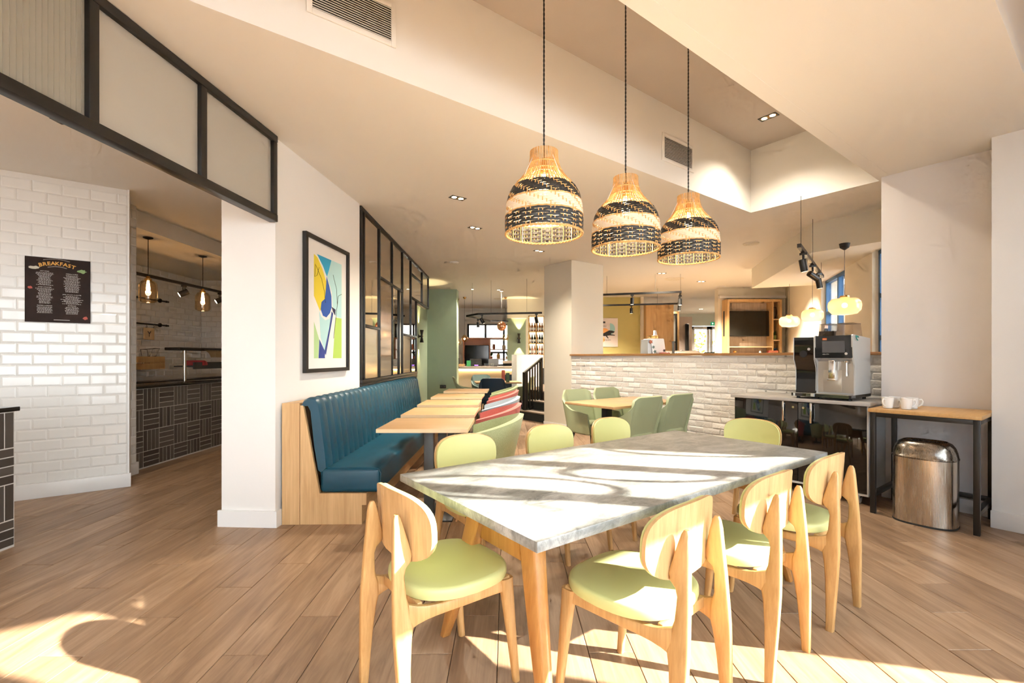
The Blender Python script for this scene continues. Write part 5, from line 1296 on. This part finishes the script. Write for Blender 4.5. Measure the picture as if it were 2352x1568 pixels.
vase('jar', (-.25, 14.3, 1.546), [(.0, 0), (.05, 0), (.06, .06), (.05, .12)], MT['edge_oak'], 'pale round jar on the upper back bar shelf', 'jar')
vase('bottle_gift', (-.42, 14.3, 1.256), [(.0, 0), (.05, 0), (.055, .1), (.03, .16)], MT['brass'], 'golden jar on the lower back bar shelf', 'jar')
def plant(nm, p, h_, w, lab, potm, n=26, seed=1, pot=(.05, .07)):
    t = thing(nm, lab, 'plant', p, 0); r_ = random.Random(seed)
    bm = BM(); lathe(bm, [(0, 0), (pot[0]*.8, 0), (pot[0], pot[1]), (pot[0]*.85, pot[1]), (0, pot[1]*.9)], 16); O('pot', bm, potm, t)
    for k in range(n):
        a = r_.uniform(0, 6.28); l_ = r_.uniform(.5, 1); tip = Vector((math.cos(a)*w*l_, math.sin(a)*w*l_, pot[1] + h_*r_.uniform(.45, 1))); mid = tip*.55 + Vector((0, 0, .04)); b0 = Vector((0, 0, pot[1]*.9))
        sd_ = Vector((-math.sin(a), math.cos(a), 0))*w*.16
        bm = BM(); v = [bm.verts.new(q) for q in (b0, mid+sd_, tip, mid-sd_)]; f_ = bm.faces.new(v); bmesh.ops.solidify(bm, geom=[f_], thickness=.0015); O('leaf', bm, MT['leaf'], t)
plant('potted_plant', (-.64, 14.3, 1.256), .13, .10, 'leafy plant on the lower back bar shelf nearest the television', MT['terracotta'], 18, 3)
plant('potted_plant', (-.15, 14.3, 1.256), .22, .08, 'spiky plant on the lower back bar shelf beside the green pier', MT['edge_oak'], 18, 4)
# bottle rack
t = thing('bottle_rack', 'brass framed bottle rack with four shelves beside the green pier', 'rack', (.46, 12.55, 0), 0)
for x in (0, .20, .42):
    bm = BM(); box(bm, x-.012, x+.012, 0, .024, 1.0, 2.42); box(bm, x-.012, x+.012, .22, .244, 1.0, 2.42); O('upright', bm, MT['brass'], t)
for z in (1.36, 1.66, 1.98, 2.40):
    bm = BM(); box(bm, -.012, .46, 0, .244, z, z+.022); O('shelf', bm, MT['brass'], t)
bm = BM(); box(bm, -.012, .46, .0, .25, 0, 1.0); O('base_cupboard', bm, MT['black_matt'], t)
bm = BM(); box(bm, -.012, .46, .26, .27, 1.0, 2.42); O('lit_back', bm, emit('lit_back_panel', (1, .85, .6), .8), t)
bcol = [flat('wine_bottle', (.012, .02, .012), .12), flat('amber_bottle', (.35, .12, .03), .12), flat('rose_bottle', (.45, .20, .12), .12)]
blab = flat('bottle_label', (.7, .66, .58))
bn = 0
for si, z in enumerate((1.382, 1.682, 2.002)):
    for k in range(6):
        c_ = (2, 0, 1)[si] if k % 3 else (0, 1, 2)[(si+k) % 3]
        t = thing('bottle', 'corked %s bottle on the %s shelf of the brass rack' % (('dark green', 'amber', 'rose')[c_], ('lowest', 'middle', 'upper')[si]), 'bottle', (.48 + .068*k, 12.60 + .05*(k % 2), z), 0, 'bottles on the brass rack')
        bm = BM(); lathe(bm, [(0, 0), (.030, 0), (.031, .02), (.031, .14), (.012, .19), (.011, .235), (0, .235)], 14); O('glass', bm, bcol[c_], t)
        bm = BM(); lathe(bm, [(.0315, .04), (.0318, .04), (.0318, .10), (.0315, .10)], 14, (0, 0, 0)); O('paper_label', bm, blab, t)
        bn += 1
# sconces
def sconce(p, nrm, lab, power=6):
    t = thing('wall_sconce', lab, 'wall light', p, math.atan2(nrm.y, nrm.x))
    bm = BM(); lathe(bm, [(.0, .14), (.045, .14), (.016, .0), (.045, -.14), (.0, -.14)], 20, (.075, 0, 0)); O('double_cone', bm, MT['black'], t)
    bm = BM(); cyl(bm, (0, 0, 0), (.06, 0, 0), .018, None, 12); cyl(bm, (0, 0, 0), (.012, 0, 0), .045, None, 18); O('wall_mount', bm, MT['black'], t)
    bm = BM(); bmesh.ops.create_uvsphere(bm, u_segments=10, v_segments=6, radius=.012, matrix=Matrix.Translation((.098, 0, 0))); O('knob', bm, MT['brass'], t)
    for s_ in (1, -1):
        l = bpy.data.lights.new('sconce_beam', 'SPOT'); l.energy = power; l.color = (1, .78, .40); l.spot_size = R(62); l.spot_blend = .35; l.shadow_soft_size = .02
        o = bpy.data.objects.new('beam', l); link(o, t); o.location = (.075, 0, .145*s_); o.rotation_euler = (R(180) if s_ > 0 else 0, 0, 0)
sconce(Vector((-2.10, 10.42, 1.77)), Vector((1, 0, 0)), 'black double cone sconce on the shaded green wall behind the screen', 30); sconce(Vector((.20, 13.40, 1.84)), Vector((0, -1, 0)), 'black double cone sconce on the green pier by the bottles', 34)
t = thing('wall_socket', 'black double socket low on the sage green wall', 'socket', (-1.71, 11.5, .57), 0)
bm = BM(); box(bm, -.075, .075, -.010, 0, -.043, .043, .003); O('plate', bm, MT['black'], t)
for x in (-.04, .04):
    bm = BM(); box(bm, x-.012, x+.012, -.013, -.010, -.012, .012); O('outlet', bm, MT['dark_steel'], t)
# globes over the bar
t = thing('globe_pendant', 'mirror copper globe pendant before the bar', 'pendant light', at(1152, 11.6, 0), 0)
bm = BM(); bmesh.ops.create_uvsphere(bm, u_segments=28, v_segments=18, radius=.118, matrix=Matrix.Translation((0, 0, 2.075))); O('globe', bm, MT['copper'], t)
bm = BM(); cyl(bm, (0, 0, 2.19), (0, 0, 2.95), .002, None, 6); O('cord', bm, MT['white_plastic'], t)
bm = BM(); lathe(bm, [(0, 2.979), (.05, 2.979), (.05, 2.945), (0, 2.945)], 18); O('canopy', bm, MT['chrome'], t)
for px, Z, py, lab in ((1067, 13.0, 778, 'amber glass globe pendant over the bar beside the television'), (1161, 13.0, 775, 'amber glass globe pendant behind the copper globe'), (1052, 13.4, 786, 'amber glass globe pendant at the green wall end of the bar')):
    p = at(px, Z, 0); zc = zat(py, Z); t = thing('amber_globe', lab, 'pendant light', p, 0, 'amber globes over the bar')
    bm = BM(); lathe(bm, [(.02, zc+.11), (.03, zc+.10), (.085, zc+.05), (.10, zc), (.09, zc-.05), (.06, zc-.08)], 20); O('shade', bm, MT['amber'], t)
    bm = BM(); bmesh.ops.create_uvsphere(bm, u_segments=10, v_segments=8, radius=.025, matrix=Matrix.Translation((0, 0, zc))); O('bulb', bm, MT['bulb'], t)
    bm = BM(); cyl(bm, (0, 0, zc+.10), (0, 0, 2.97), .004, None, 6); O('cord', bm, MT['black'], t)
    bm = BM(); lathe(bm, [(0, 2.979), (.05, 2.979), (.015, 2.92), (0, 2.92)], 14); O('canopy', bm, MT['brass'], t)
# lighting tracks
def track(nm, pts, z, lab, heads, closed=False, wires=()):
    t = thing(nm, lab, 'track light', (0, 0, 0), 0)
    for a, b in zip(pts, pts[1:] + ([pts[0]] if closed else [])) if closed else zip(pts[:-1], pts[1:]):
        bm = BM(); d = (b-a); ln = d.length; d.normalize(); obox(bm, (a+b)/2, d, Vector((-d.y, d.x, 0)), ln/2+.018, .018, z-.022, z+.018); O('track', bm, MT['black'], t)
    for w in wires:
        bm = BM(); cyl(bm, (w.x, w.y, z+.018), (w.x, w.y, ZC), .0025, None, 6); O('drop_wire', bm, MT['black'], t)
    for p, d in heads:
        bm = BM(); box(bm, p.x-.03, p.x+.03, p.y-.02, p.y+.02, z-.045, z-.02); cyl(bm, (p.x, p.y, z-.045), (p.x, p.y, z-.10), .012, None, 10); O('bracket', bm, MT['black'], t)
        spot_head(t, (p.x, p.y, z-.15), d, r=.036, L=.14)
    return t
q = [at(1243, 9.93), at(1098, 10.2), at(1073, 10.7), at(1125, 12.1), at(1166, 12.2)]
track('bar_track', q, 2.25, 'angular black lighting track before the bar', [(at(1232, 9.93), (.2, .3, -.9)), (at(1107, 10.15), (.5, .2, -.8)), (at(1098, 11.4), (0, .1, -1))], wires=[at(1210, 9.93), at(1128, 10.15), at(1085, 10.5)])
zr = 2.60
r0 = [at(1290, F*(zr-EYE)/(HY-680)), at(1563, F*(zr-EYE)/(HY-670)), at(1558, F*(zr-EYE)/(HY-697)), at(1290, F*(zr-EYE)/(HY-703))]
track('raised_track', r0, zr, 'rectangular black lighting track over the raised floor', [(at(1452, F*(zr-EYE)/(HY-674)), (0, .1, -1)), (at(1450, F*(zr-EYE)/(HY-699)), (0, .1, -1)), (at(1562, F*(zr-EYE)/(HY-676)), (0, 0, -1)), (at(1560, F*(zr-EYE)/(HY-692)), (0, .1, -1))], True,
      [at(1394, F*(zr-EYE)/(HY-676)), at(1505, F*(zr-EYE)/(HY-672)), at(1563, F*(zr-EYE)/(HY-672)), at(1510, F*(zr-EYE)/(HY-698))])
zr = 2.50
p0, p1 = at(1836, 4.75), at(1889, 6.55)
track('window_track', [p0, p1], zr-.06, 'short black lighting track with three spots beside the blue windows', [(p0.lerp(p1, .13), (.25, .1, -.9)), (p0.lerp(p1, .50), (.85, .2, -.45)), (p0.lerp(p1, .80), (.25, .1, -.9))], wires=[p0.lerp(p1, .05), p0.lerp(p1, .5), p0.lerp(p1, .93)])
# honey glass pendants by the blue windows
for px, Z, py, r_, zc_, lab in ((1813, 8.3, 738, .165, ZC, 'clear honey glass pendant nearest the television unit'), (1866, 7.3, 724, .155, ZC, 'amber tinted honey glass pendant in the middle by the blue windows'), (1940, 5.35, 703, .165, 2.61, 'glowing honey glass pendant above the coffee machine')):
    p = at(px, Z, 0); zc = zat(py, Z); t = thing('honey_pendant', lab, 'pendant light', p, 0, 'honey glass pendants by the windows')
    bm = BM(); lathe(bm, [(.05, zc+.105), (.06, zc+.09), (r_*.8, zc+.082), (r_*.97, zc+.045), (r_, zc), (r_*.95, zc-.05), (r_*.72, zc-.092), (.001, zc-.105)], 32); O('glass_shade', bm, MT['honey'], t, sharp=70)
    bm = BM(); lathe(bm, [(0, zc+.12), (.045, zc+.12), (.05, zc+.10), (.02, zc+.05), (0, zc+.05)], 18); O('lamp_holder', bm, MT['brass'], t)
    bm = BM(); bmesh.ops.create_uvsphere(bm, u_segments=12, v_segments=8, radius=.028, matrix=Matrix.Translation((0, 0, zc+.01))); O('bulb', bm, MT['bulb'], t)
    l = bpy.data.lights.new('honey_lamp', 'POINT'); l.energy = 2.2; l.color = (1, .80, .55); l.shadow_soft_size = .03; lo = bpy.data.objects.new('lamp_light', l); link(lo, t); lo.location = (0, 0, zc-.04)
    bm = BM(); cyl(bm, (0, 0, zc+.11), (0, 0, zc_), .0025, None, 6); O('cord', bm, MT['black'], t)
    bm = BM(); lathe(bm, [(0, zc_-.001), (.055, zc_-.001), (.045, zc_-.05), (.01, zc_-.075), (0, zc_-.075)], 18); O('canopy', bm, MT['black_matt'], t)

# ================================================================== RAISED ROOM
t = thing('dog_poster', 'white poster of a running dog on the olive wall', 'poster', (3.0 - .92, 12.998, 1.59), 0)
bm = BM(); box(bm, 0, .88, -.02, 0, 0, .80); pc = O('canvas', bm, flat('poster_ground', (.70, .62, .58)), t)
def blob2(pts, col, nm, y=-.0212):
    bm = BM(); slab(bm, pts, Vector((0, 0, 0)), XV, ZV, -YV, .02, .0206); O(nm, bm, flat('poster_' + nm, col), pc)
def ell(x, z, a, b, n=16, a0=0, a1=6.283): return [(x + a*math.cos(a0+(a1-a0)*k/(n-1)), z + b*math.sin(a0+(a1-a0)*k/(n-1))) for k in range(n - (1 if a1-a0 > 6 else 0))]
blob2(ell(.66, .50, .14, .16, 14, -1.57, 1.57), (.30, .55, .55), 'teal_half'); blob2(ell(.48, .42, .16, .10), (.85, .42, .12), 'orange_cloud'); blob2(ell(.40, .20, .12, .09), (.85, .42, .12), 'orange_base'); blob2(ell(.36, .54, .06, .12), (.60, .12, .16), 'red_shape')
dog = [(.30, .34), (.36, .38), (.46, .37), (.56, .42), (.64, .46), (.72, .45), (.80, .42), (.76, .39), (.70, .38), (.68, .35), (.80, .33), (.79, .31), (.66, .32), (.58, .31), (.62, .24), (.60, .23), (.54, .30), (.44, .30), (.36, .26), (.30, .24), (.32, .29)]
bm = BM(); slab(bm, dog, Vector((0, 0, 0)), XV, ZV, -YV, .0206, .0212); O('dog_figure', bm, MT['black_matt'], pc)
text_mesh('poster_text', 'MAD', .055, MT['black_matt'], pc, (.50, -.0215, .56), RX); text_mesh('poster_text', 'DOGS', .06, flat('poster_orange_ink', (.75, .25, .05)), pc, (.50, -.0215, .48), RX); text_mesh('poster_text', 'ENGLISH', .06, MT['black_matt'], pc, (.56, -.0215, .17), RX)
bm = BM(); box(bm, .46, .53, -.021, -.02, .66, .71); O('emblem', bm, MT['black_matt'], pc)
t = thing('oak_cupboard', 'tall knotty oak cupboard panel beside the olive wall', 'cupboard', (3.66, 12.7, .57), 0)
bm = BM(); box(bm, 0, .76, 0, .55, 0, 2.18, .003); O('carcass', bm, MT['panel_oak'], t)
bm = BM(); box(bm, .003, .757, -.018, 0, .01, 2.175, .002); O('door', bm, MT['panel_oak'], t)
t = thing('service_counter', 'low service counter behind the brick ledge', 'counter', ab(7.0, 4.6, .57), GA)
bm = BM(); box(bm, 0, .6, 0, 2.2, 0, .74); O('carcass', bm, MT['panel_oak'], t); bm = BM(); box(bm, -.02, .62, -.02, 2.22, .74, .78, .003); O('top', bm, MT['worktop'], t)
mp_ = at(1499, 8.55, 0)
t = thing('espresso_machine', 'white espresso machine with painted flowers on the service counter', 'coffee machine', (mp_.x, mp_.y, 1.352), R(10))
bm = BM(); slab(bm, [(-.07, 0), (.13, 0), (.17, .10), (.145, .27), (.13, .285), (-.10, .285), (-.115, .27)], Vector((0, -.15, 0)), XV, ZV, YV, 0, .3); O('case', bm, MT['ceramic'], t)
bm = BM(); box(bm, -.16, -.09, -.13, .15, .0, .27); O('side_unit', bm, MT['silver'], t)
bm = BM(); box(bm, -.06, .07, -.08, .1, .285, .345, .01); O('cup_tray', bm, MT['brass'], t)
bm = BM(); slab(bm, [(.03, .285), (.10, .285), (.06, .44), (.03, .44)], Vector((0, -.02, 0)), XV, ZV, YV, 0, .05); O('lever', bm, MT['chrome'], t)
for x, z, r_, m_ in ((-.11, .225, .045, MT['terracotta']), (-.06, .13, .035, MT['teal_pale']), (-.03, .05, .035, MT['teal_pale']), (.15, .07, .03, MT['black_matt'])):
    bm = BM(); slab(bm, [(x + r_*(1 if k % 2 else .55)*math.cos(k*.6283), z + r_*(1 if k % 2 else .55)*math.sin(k*.6283)) for k in range(10)], Vector((0, -.15, 0)), XV, ZV, -YV, 0, .002); O('painted_flower', bm, m_, t)
t = thing('coral_tray', 'coral serving tray beside the espresso machine', 'tray', at(1524, 8.4, 1.353), 0)
bm = BM(); box(bm, -.10, .10, -.08, .08, 0, .014, .003); O('tray_base', bm, MT['coral_card'], t); bm = BM(); box(bm, -.10, .10, -.08, -.07, .014, .03); box(bm, -.10, .10, .07, .08, .014, .03); O('lip', bm, MT['coral_card'], t)
# dark framed opening, price poster, black post, cushions, speaker
t = thing('framed_opening', 'oak and black framed glazed screen behind the cupboard', 'screen', (5.0, 14.6, .57), 0)
for nm, x0, x1, z0, z1, m_ in (('oak_post', .20, .26, 0, 2.10, MT['panel_oak']), ('oak_head', -.15, .26, 2.10, 2.17, MT['panel_oak']), ('black_post', .15, .20, 0, 2.10, MT['black']), ('black_head', -.15, .15, 2.05, 2.10, MT['black']), ('black_bar', -.15, .15, 1.18, 1.23, MT['black'])):
    bm = BM(); box(bm, x0, x1, 0, .06, z0, z1); O(nm, bm, m_, t)
bm = BM(); box(bm, -.15, .15, .025, .035, 0, 2.05); O('pane', bm, MT['frost'], t)
t = thing('offer_poster', 'orange poster with the number 29 on the glazed screen', 'poster', (5.0, 14.59, 1.36), 0)
bm = BM(); box(bm, -.13, .12, -.004, 0, 0, .36); O('sheet', bm, flat('poster_amber', (.80, .28, .06)), t)
text_mesh('number', '29', .20, MT['white_plastic'], t, (0, -.0045, .14), RX)
t = thing('bollard', 'black post standing behind the brick ledge', 'post', at(1546.5, 10.0, .57), 0)
bm = BM(); box(bm, -.022, .022, -.022, .022, 0, 1.07); O('shaft', bm, MT['black'], t); bm = BM(); box(bm, -.08, .08, -.08, .08, 0, .012); O('foot', bm, MT['black'], t)
stripe = plain('striped_cushion', (.42, .40, .36), .9)
mS, ntS, pS = _new('grey_stripe_fabric'); wS = ntS.nodes.new('ShaderNodeTexWave'); ins(wS, Scale=6.0); mpS = coords(ntS, (1, 1, 1), (0, .7, 0)); ntS.links.new(mpS.outputs['Vector'], wS.inputs['Vector']); rS = ramp(ntS, [(.45, (.16, .17, .14)), (.55, (.62, .60, .55))]); ntS.links.new(wS.outputs['Fac'], rS.inputs['Fac']); ntS.links.new(rS.outputs['Color'], pS.inputs['Base Color']); ins(pS, Roughness=.9)
t = thing('sofa', 'taupe sofa beyond the brick ledge', 'sofa', (4.30, 11.9, .57), R(-10))
bm = BM(); box(bm, -.45, .55, -.3, .35, .05, .42, .05, 3); O('seat', bm, MT['stone'], t); bm = BM(); box(bm, -.45, .55, .2, .40, .3, .90, .06, 3); O('backrest', bm, MT['stone'], t); bm = BM(); box(bm, .45, .60, -.3, .40, .05, .65, .05, 3); O('armrest', bm, MT['stone'], t)
t = thing('cushion', 'grey striped cushion leaning on the taupe sofa', 'cushion', (4.16, 11.86, 1.02), 0)
bm = BM(); box(bm, -.28, .28, -.06, .06, 0, .40, .055, 4); o_ = O('pad', bm, mS, t); o_.rotation_euler = (R(-12), R(6), 0)
bm = BM(); tube(bm, [(-.27, 0, .01), (.27, 0, .01), (.27, 0, .39), (-.27, 0, .39)], .006, 6, True); o_ = O('piping', bm, MT['stone'], t); o_.rotation_euler = (R(-12), R(6), 0)
t = thing('column_speaker', 'tall dark slatted panel on the wall before the exit doors', 'panel', at(1578, 16.0, 1.30), 0)
bm = BM(); box(bm, -.055, .055, -.05, .06, 0, 1.15, .02, 3); O('casing', bm, MT['dark_steel'], t); bm = BM(); box(bm, -.04, .04, -.056, -.05, .05, 1.1); O('grille', bm, MT['black_matt'], t)
bm = BM(); box(bm, 5.45, 6.25, 16.1, 16.2, .57, 2.7); struct('wall_pink', bm, plain('pale_pink_paint', (.72, .58, .50), .8), 'pale pink partition beside the exit doors')
t = thing('table_lamp', 'small dark dome lamp beyond the sofa', 'lamp', at(1566, 13.4, .57), 0)
bm = BM(); cyl(bm, (0, 0, 0), (0, 0, .86), .012, None, 10); O('stem', bm, MT['black'], t); bm = BM(); lathe(bm, [(0, .94), (.05, .92), (.07, .86), (0, .86)], 16); O('shade', bm, MT['black'], t); bm = BM(); lathe(bm, [(0, 0), (.12, 0), (.12, .01), (0, .01)], 18); O('base', bm, MT['black'], t)
# exit doors
for n, (x0, x1) in enumerate(((6.99, 7.67), (7.69, 8.37))):
    bm = BM(); Y0, Y1 = 18.02, 18.08; st = .10
    box(bm, x0, x0+st, Y0, Y1, .57, 2.50); box(bm, x1-st, x1, Y0, Y1, .57, 2.50); box(bm, x0, x1, Y0, Y1, 2.38, 2.50); box(bm, x0, x1, Y0, Y1, .57, .80)
    d = struct(f'door_{n+1}', bm, MT['skirt'], 'white glazed exit door leaf')
    bm = BM(); box(bm, x0+st, x1-st, 18.045, 18.055, .80, 2.38); O('pane', bm, MT['clear'], d)
    bm = BM(); box(bm, (x1-.08 if n == 0 else x0+.02), (x1-.02 if n == 0 else x0+.08), 18.0, 18.02, 1.35, 1.72); O('push_plate', bm, MT['silver'], d)
    bm = BM(); box(bm, x0+.05, x0+.40, 17.96, 18.02, 2.40, 2.46); O('door_closer', bm, MT['silver'], d)
t = thing('exit_sign', 'green emergency exit sign above the glazed doors', 'sign', (7.84, 17.97, 2.54), 0)
bm = BM(); box(bm, -.13, .13, 0, .025, 0, .115); O('sign_body', bm, emit('exit_green', (.0, .22, .09), .6), t)
wh = emit('exit_white', (.9, .95, .9), .9)
bm = BM(); slab(bm, [(-.085, .03), (-.055, .03), (-.055, .06), (-.035, .06), (-.07, .09), (-.105, .06), (-.085, .06)], Vector((0, 0, 0)), XV, ZV, -YV, 0, .003); O('arrow', bm, wh, t)
bm = BM(); box(bm, .02, .12, -.003, 0, .012, .103); wp = O('white_field', bm, wh, t)
bm = BM(); slab(bm, [(.055, .02), (.065, .045), (.06, .07), (.075, .08), (.085, .07), (.08, .05), (.095, .02), (.085, .02), (.073, .042), (.066, .02)], Vector((0, -.003, 0)), XV, ZV, -YV, 0, .002); O('running_figure', bm, bpy.data.materials['exit_green'], wp)
# stacked chairs backs near the doors
for k, lab in enumerate(('slate green chair back nearest the exit door', 'slate green chair back nearest the oak television unit')):
    set_bucket(copy_tree(bucket), at(1636 + 16*k, 13.2 - 1.0*k, .57), R(160), lab, MT['teal_pale'], 'slate chairs beyond the ledge')
# television unit
t = thing('television_unit', 'oak framed media unit with grey washed back panel', 'media unit', (5.08, 10.95, .57), 0)
TW = 1.29
for nm, x0, x1, z0, z1, m_ in (('oak_side', 0, .05, 0, 2.04, 'panel_oak'), ('oak_side', 1.24, 1.29, 0, 2.04, 'panel_oak'), ('oak_head', 0, 1.29, 2.04, 2.10, 'panel_oak'), ('divider', 1.06, 1.09, 0, 2.04, 'panel_oak'), ('shelf', .05, 1.06, .96, .985, 'edge_oak'), ('shelf', 1.09, 1.24, 1.12, 1.14, 'edge_oak'), ('base', 0, 1.29, -.0, .80, 'panel_oak')):
    bm = BM(); box(bm, x0, x1, 0, .28, z0, z1); O(nm, bm, MT[m_], t)
bm = BM(); box(bm, .05, 1.06, .25, .28, .80, 2.04); O('back_panel', bm, MT['grey_oak'], t); bm = BM(); box(bm, 1.09, 1.24, .25, .28, .80, 2.04); O('back_panel', bm, MT['grey_oak'], t)
t = thing('television', 'large black television on the oak media unit', 'television', (5.63, 11.12, 2.10), 0)
bm = BM(); box(bm, -.56, .56, -.03, .03, -.30, .30, .006); O('casing', bm, MT['black_matt'], t); bm = BM(); box(bm, -.548, .548, -.034, -.03, -.285, .288); O('screen', bm, MT['gloss_black'], t)
bm = BM(); box(bm, -.1, .1, .03, .08, -.1, .1); O('bracket', bm, MT['black'], t)
vase('vase', (6.24, 11.08, 2.205), [(0, 0), (.05, .02), (.075, .12), (.075, .20), (.06, .28)], MT['smoke'], 'tall smoked glass vase on the narrow shelf of the media unit')
bm = BM(); box(bm, 6.17, 6.32, 10.98, 11.2, 2.185, 2.2045); tag(O('glass_shelf', bm, MT['edge_oak']), 'thin oak shelf holding the smoked vase', 'shelf')
plant('potted_plant', (6.24, 11.05, 1.711), .12, .09, 'small leafy plant in a green pot on the media unit', MT['pot'], 22, 9, (.05, .11))
t = thing('red_book', 'red box lying at the foot of the media unit', 'box', (6.2, 11.0, 1.371), 0)
bm = BM(); box(bm, -.12, .08, -.06, .08, 0, .085, .003); O('cover', bm, MT['coral_card'], t); bm = BM(); box(bm, -.115, .075, -.062, -.06, .01, .075); O('front_edge', bm, MT['terracotta'], t)
vase('bowl', (6.22, 11.0, 1.457), [(0, 0), (.03, 0), (.055, .03), (.05, .05)], MT['navy'], 'dark bowl on the red box', 'bowl')
t = thing('brass_heart', 'small brass heart ornament on the media unit', 'ornament', (5.28, 11.0, 1.371), 0)
bm = BM(); lathe(bm, [(0, .0), (.012, .015), (.04, .055), (.04, .075), (.02, .085), (0, .078)], 18); O('heart', bm, MT['brass'], t); bm = BM(); lathe(bm, [(0, -.0005), (.02, -.0005), (.02, .006), (0, .006)], 14); O('foot', bm, MT['brass'], t)
vase('candle', (5.88, 11.0, 1.371), [(0, 0), (.025, 0), (.025, .05), (.012, .075)], MT['ceramic'], 'small white candle on the media unit', 'candle')
# outside: brick building beyond the blue windows, pale building beyond the bar, shrubs beyond the doors
mB, ntB, pB = _new('far_red_brick'); tb_ = ntB.nodes.new('ShaderNodeTexBrick'); ins(tb_, Scale=6.0, Color1=(.52, .30, .22, 1), Color2=(.46, .26, .19, 1), Mortar=(.55, .5, .45, 1)); mpB = coords(ntB, (1, 1, 1), (R(90), 0, 0)); ntB.links.new(mpB.outputs['Vector'], tb_.inputs['Vector']); ntB.links.new(tb_.outputs['Color'], pB.inputs['Base Color'])
t = thing('brick_building', 'red brick building outside the blue windows, with a tall end added to block the sun', 'building', (10.5, 9.5, 0), R(-68.7))
bm = BM(); box(bm, -5, 4.6, 0, 1.0, 0, 3.1); box(bm, 4.6, 8.2, 0, 1.0, 0, 9); O('brick_face', bm, mB, t); bm = BM(); box(bm, -5.1, 4.6, -.1, 1.1, 3.1, 3.3); box(bm, 4.5, 8.3, -.1, 1.1, 9, 9.3); O('coping', bm, MT['stone'], t)  # tall end is added, to keep sun out of the nearer blue window
for x in (-3.4, -1.2, 1.0):
    bm = BM(); box(bm, x, x+.9, -.03, .02, 1.0, 2.6); w_ = O('window', bm, MT['skirt'], t); bm = BM(); box(bm, x+.08, x+.82, -.04, -.03, 1.08, 2.52); O('pane', bm, MT['screen_grey'], w_)
t = thing('pale_building', 'pale office building beyond the bar windows', 'building', (-2.0, 26, 0), 0)
bm = BM(); box(bm, -7, 8, 0, 3, 0, 8); O('facade', bm, plain('pale_render', (.72, .70, .68), .8), t); bm = BM(); box(bm, -7.1, 8.1, -.1, 3.1, 8, 8.3); O('roof_edge', bm, MT['stone'], t)
for k in range(5):
    bm = BM(); box(bm, -6 + 2.6*k, -4.3 + 2.6*k, -.03, .02, 1.6, 2.6); O('window', bm, plain('pale_window', (.35, .50, .55), .2), t)
for k, (x, y, h_, lab) in enumerate(((8.3, 20.5, 2.0, 'golden leafed shrub outside the exit doors, tall one'), (10.0, 21.5, 1.6, 'golden leafed shrub outside the exit doors, low one'))):
    t = thing('shrub', lab, 'shrub', (x, y, 0), 0); r_ = random.Random(k+5); bm = BM()
    for j in range(500):
        c = Vector((r_.gauss(0, .45), r_.gauss(0, .35), .4 + h_*r_.random()**.8)); a = Vector((r_.uniform(-1, 1), r_.uniform(-1, 1), r_.uniform(-1, 1))).normalized()*.09; b = a.cross(Vector((r_.uniform(-1, 1), r_.uniform(-1, 1), 1))).normalized()*.05
        vv = [bm.verts.new(q_) for q_ in (c-a, c+b, c+a, c-b)]; bm.faces.new(vv)
    O('foliage', bm, plain('golden_leaf', (.55, .42, .08), .7, var=.3), t, kind='stuff')
    bm = BM(); 
    for q_ in ((0, 0), (.15, .1), (-.2, .05)): cyl(bm, (q_[0]*.3, q_[1]*.3, 0), (q_[0]*2, q_[1]*2, h_), .02, .008, 6)
    O('stems', bm, MT['shelf_oak'], t)
bm = BM(); box(bm, -14, 22, 19.35, 40, -.2, -.02); tag(O('ground', bm, plain('outside_paving', (.42, .40, .37), .9)), kind='structure')
for k, (x, y, lab) in enumerate(((4.2, 10.3, 'added twin fill downlight above the sofa side of the raised floor'), (4.75, 9.0, 'added twin fill downlight in front of the media unit'), (6.6, 16.2, 'added twin fill downlight nearest the glazed exit doors'), (1.9, 11.4, 'added twin fill downlight in front of the olive wall'))):
    downlight(Vector((x, y, 0)), 0, 2, lab, 900)  # added lamps that lift the light level of the raised room
